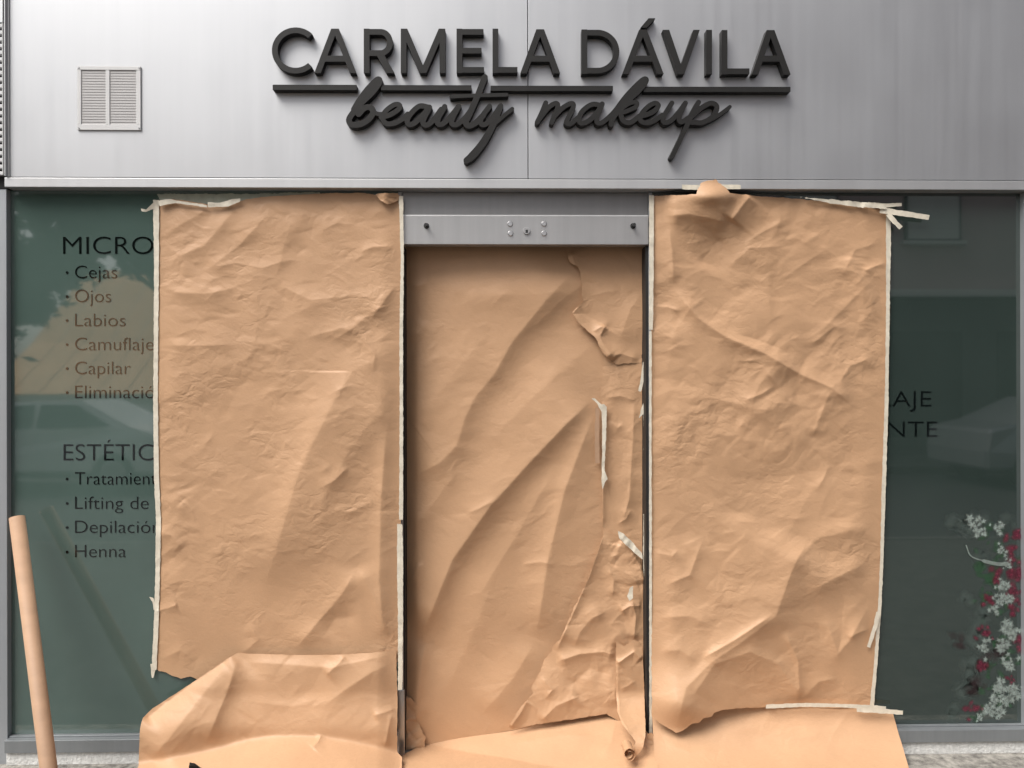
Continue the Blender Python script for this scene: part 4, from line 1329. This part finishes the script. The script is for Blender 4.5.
m_leaf = mat('leaves', (0.05, 0.085, 0.035), 0.6, vary=0.5, vscale=1.5)
m_bark = mat('bark', (0.10, 0.08, 0.06), 0.9, vary=0.3, vscale=8)
rt_ = random.Random(3)
for x, y, h_, cz_, rad, nl, lab in ((-12.9, -16.0, 6.0, 3.5, (0.85, 1.3, 1.7), 4200, 'narrow street tree reflected dimly at the left edge of the left window'),
                                    (-8.4, -16.5, 8.6, 6.5, (4.6, 1.8, 1.75), 19000, 'wide street tree whose crown reflects above the treatment list in the left window')):
    t = thing('street_tree', lab, 'tree', (x, y, 0), 'street trees across the road')
    tr = MB(); tr.cyl((x, y, -0.05), (x + 0.1, y, h_ * 0.5), 0.15, 0.10, 12)
    for j in range(7):
        aa = rt_.uniform(0, 6.28)
        tr.cyl((x + 0.1, y, h_ * (0.4 + 0.015 * j)), (x + rad[0] * .8 * math.cos(aa), y + rad[1] * .8 * math.sin(aa), cz_ + rad[2] * rt_.uniform(-0.4, 0.6)), 0.06, 0.02, 8)
    tr.build('trunk', m_bark, t, smooth=True)
    leaf_crown(rt_, (x, y, cz_), rad, nl, 0.17, m_leaf, 'crown', t)
    if nl > 10000:
        for q_, r_, rr_ in ((38, 268, 0.75), (72, 258, 0.6), (30, 305, 0.5), (140, 250, 0.45)):
            X, Z = at(q_, r_, 16.2)
            leaf_crown(rt_, (float(X), -16.2, float(Z)), (rr_, rr_, rr_), 1500, 0.13, m_leaf, 'low_branch', t)

m_tan = mat('sunlit_tan', (0.9, 0.56, 0.30), 0.9, vary=0.12, vscale=0.8)  # tan raised very bright so the reflected patch looks sunlit
tb = thing('building_stand_in', 'large tan canvas added and tilted to the sun, standing in for a sunlit building reflected as a pale brown patch in the left window', 'building stand-in', (-13, -27, 0))  # added slope facing the sun, stands in for a sunlit tan building
cv_ = MB()
nn = 12
for k in range(nn):
    x0_, x1_ = -18.0 + k * 1.0, -17.0 + k * 1.0 - 0.03
    for (ya, za, yb2, zb2) in ((-24.0, 1.25, -27.0, 3.2), (-27.0, 3.2, -31.0, 6.6)):
        n0 = len(cv_.v)
        cv_.v += [(x0_, ya, za), (x1_, ya, za + 0.02), (x1_, yb2, zb2 + 0.02), (x0_, yb2, zb2),
                  (x0_, ya, za - 0.04), (x1_, ya, za - 0.02), (x1_, yb2, zb2 - 0.02), (x0_, yb2, zb2 - 0.04)]
        cv_.f += [[n0, n0 + 1, n0 + 2, n0 + 3], [n0 + 7, n0 + 6, n0 + 5, n0 + 4], [n0, n0 + 4, n0 + 5, n0 + 1], [n0 + 2, n0 + 6, n0 + 7, n0 + 3],
                  [n0 + 1, n0 + 5, n0 + 6, n0 + 2], [n0 + 3, n0 + 7, n0 + 4, n0]]
cv_.build('slope', m_tan, tb)
MB().box(-18.0, -6.0, -23.99, -23.9, 0.33, 0.62).build('dark_band_bar', m_bark, tb)  # added bar, gives the dark band reflected below the tan patch
for x_ in (-17.9, -12.0, -6.2):
    MB().box(x_ - 0.06, x_ + 0.06, -24.14, -24.02, 0, 1.2).build('post', m_bark, tb)
    MB().box(x_ - 0.06, x_ + 0.06, -31.1, -30.98, 0, 6.5).build('post', m_bark, tb)

m_pink = mat('pink_render', (0.62, 0.49, 0.48), 0.85, vary=0.1, vscale=0.7)
m_ground_floor = mat('dark_shop_stone', (0.06, 0.062, 0.06), 0.6, vary=0.2, vscale=1.5)
m_shut = mat('roller_blind', (0.78, 0.78, 0.74), 0.6, vary=0.05)
m_win = mat('window_dark', (0.02, 0.022, 0.025), 0.1)
pb = thing('apartment_building', 'tall pinkish apartment block across the road, reflected in the right window', 'building', (9, -14, 0))
MB().box(2.2, 24, -24, -13.5, 3.6, 15).build('wall', m_pink, pb)
MB().box(2.2, 24, -24, -13.45, 0, 3.45).build('shop_level', m_ground_floor, pb)
MB().box(2.0, 24, -24, -13.2, 3.452, 3.598).build('cornice', m_shut, pb)
XW0 = float(at(905, 217, 13.44)[0]); ZW0 = float(at(930, 241, 13.44)[1])
for fl_ in range(4):
    for k in range(7):
        xw = XW0 + (k - 2) * 2.72
        zw = ZW0 + fl_ * 2.8
        w_ = MB(); w_.box(xw, xw + 1.25, -13.499, -13.44, zw, zw + 1.5)
        wo = w_.build('window', m_win, pb)
        sh = MB()
        nn = (24, 20, 23, 17)[(k * 3 + fl_) % 4] if k != 2 else 24
        for j in range(nn):
            sh.box(xw + 0.06, xw + 1.19, -13.439, -13.42 + 0.004 * (j % 2), zw + 1.44 - (j + 1) * 0.058, zw + 1.44 - j * 0.058 - 0.004)
        sh.build('blind', m_shut, wo)
        MB().box(xw - 0.08, xw + 1.33, -13.499, -13.36, zw - 0.08, zw - 0.002).build('sill', m_shut, wo)
for k in range(5):
    MB().box(3.0 + k * 4, 6.2 + k * 4, -13.449, -13.40, 0.4, 2.7).build('shop_window', m_win, pb)

# parked cars along the far kerb
m_white = mat('car_paint_white', (0.72, 0.73, 0.74), 0.25, spec=0.6)
m_silver = mat('car_paint_silver', (0.40, 0.42, 0.44), 0.25, 0.4)
m_tyre = mat('tyre_rubber', (0.02, 0.02, 0.02), 0.8)
m_rim = mat('rim_alloy', (0.45, 0.45, 0.46), 0.3, 0.8)
m_carglass = mat('car_glass', (0.015, 0.018, 0.02), 0.05)
m_lamp = mat('headlight_lens', (0.6, 0.6, 0.6), 0.1)


def make_car(x, y, paint, label, flip=1):
    c = thing('parked_car', label, 'car', (x, y, -0.13), 'cars parked along the far kerb')
    prof = [(-2.1, .35), (-2.15, .62), (-2.05, .86), (-1.2, .98), (-.55, 1.42), (.75, 1.46), (1.55, 1.05), (2.05, .95), (2.12, .6), (2.1, .3)]
    bm = bmesh.new()
    rows = []
    for yy, ins, dz in ((-.86, 0, 0), (-.80, 0.0, 0), (.80, 0, 0), (.86, 0, 0)):
        row = []
        for (u, z) in prof:
            sq = 0.0
            if z > 1.2: sq = .16
            yv_ = (abs(yy) - sq - (.06 if abs(yy) > .83 and z > 1 else 0)) * (1 if yy > 0 else -1)
            row.append(bm.verts.new((x + flip * u, y + yv_, z - .13)))
        rows.append(row)
    for a_, b_ in zip(rows, rows[1:]):
        for i in range(len(prof) - 1):
            bm.faces.new((a_[i], a_[i + 1], b_[i + 1], b_[i]))
        bm.faces.new((a_[-1], a_[0], b_[0], b_[-1]))
    bm.faces.new(rows[0]); bm.faces.new(rows[-1][::-1])
    bmesh.ops.recalc_face_normals(bm, faces=bm.faces)
    vv = [q.co[:] for q in bm.verts]
    bm.verts.index_update()
    ff = [[q.index for q in p.verts] for p in bm.faces]
    bm.free()
    mesh_obj('body', vv, ff, paint, c).modifiers.new('bevel', 'BEVEL').width = 0.05
    for s in (-1, 1):
        for pts in (((-1.02, 1.03), (-.52, 1.36), (.08, 1.39), (.08, 1.03)), ((.16, 1.03), (.16, 1.39), (.72, 1.39), (1.3, 1.06))):
            g_ = MB(); g_.poly([(x + flip * u, y + s * ((.872 if z < 1.2 else .725)), z - .13) for u, z in pts])
            g_.build('side_window', m_carglass, c)
        for u in (-1.35, 1.35):
            wv = MB(); wv.cyl((x + flip * u, y + s * .66, .19), (x + flip * u, y + s * .885, .19), .32, .32, 28)
            wo = wv.build('wheel', m_tyre, c)
            MB().cyl((x + flip * u, y + s * .886, .19), (x + flip * u, y + s * .9, .19), .2, .18, 20).build('rim', m_rim, wo)
    for s in (-.55, .55):
        MB().box(x + flip * -2.16, x + flip * -2.02, y + s - .16, y + s + .16, .5, .66).build('headlight', m_lamp, c)
    return c


make_car(-7.3, -9.7, m_white, 'white car parked across the road, reflected below the list in the left window')
make_car(9.9, -9.7, m_silver, 'pale car parked across the road, reflected in the right window beside black letters', -1)

# ------------------------------------------------------------------ wall above and beside the front
ub = thing('shop_building', 'pale building whose ground floor holds the papered shopfront', 'building', (0, 0.3, 0))
m_up = mat('upper_render', (0.5, 0.48, 0.45), 0.9, vary=0.1)
MB().box(-9, 9, 0.05, 6, ztop + 0.004, 11).build('wall', m_up, ub)
MB().box(-9, xj_l - 0.335, 0.0, 0.3, 0.002, ztop).build('wall', m_up, ub)
MB().box(xj_r + 0.305, 9, 0.0, 0.3, 0.002, z_fb - 0.002).build('wall', m_up, ub)
MB().box(xj_l - 0.32, xj_r + 0.29, 0.2, 0.3, 0.002, ztop).build('wall', M['void'], ub)

# ------------------------------------------------------------------ light
el = math.radians(54)
dx_, dy_ = -0.74, -0.67
wd_ = bpy.data.worlds.new('World'); S.world = wd_; wd_.use_nodes = True
nt = wd_.node_tree
sky = nt.nodes.new('ShaderNodeTexSky'); sky.sky_type = 'NISHITA'; sky.sun_disc = False
sky.sun_elevation = el; sky.sun_rotation = math.atan2(dx_, dy_)
sky.air_density = 1.0; sky.dust_density = 4.0; sky.ozone_density = 0.6
hs = nt.nodes.new('ShaderNodeHueSaturation'); hs.inputs['Saturation'].default_value = 0.35
nt.links.new(sky.outputs[0], hs.inputs['Color'])
bg = nt.nodes['Background']
nt.links.new(hs.outputs[0], bg.inputs[0]); bg.inputs[1].default_value = 0.072
sd = bpy.data.lights.new('sun', 'SUN'); sd.energy = 1.35; sd.angle = math.radians(36); sd.color = (1.0, 0.965, 0.92)
so = bpy.data.objects.new('sun', sd); COL.objects.link(so)
dirv = Vector((dx_ * math.cos(el), dy_ * math.cos(el), math.sin(el)))
so.rotation_euler = dirv.to_track_quat('Z', 'Y').to_euler()
so.location = (-6, -8, 10)
S.view_settings.view_transform = 'Standard'
S.view_settings.look = 'None'
S.view_settings.gamma = 1.0
S.view_settings.exposure = 1.36
S.render.engine = 'CYCLES'
S.render.resolution_x, S.render.resolution_y = W, H
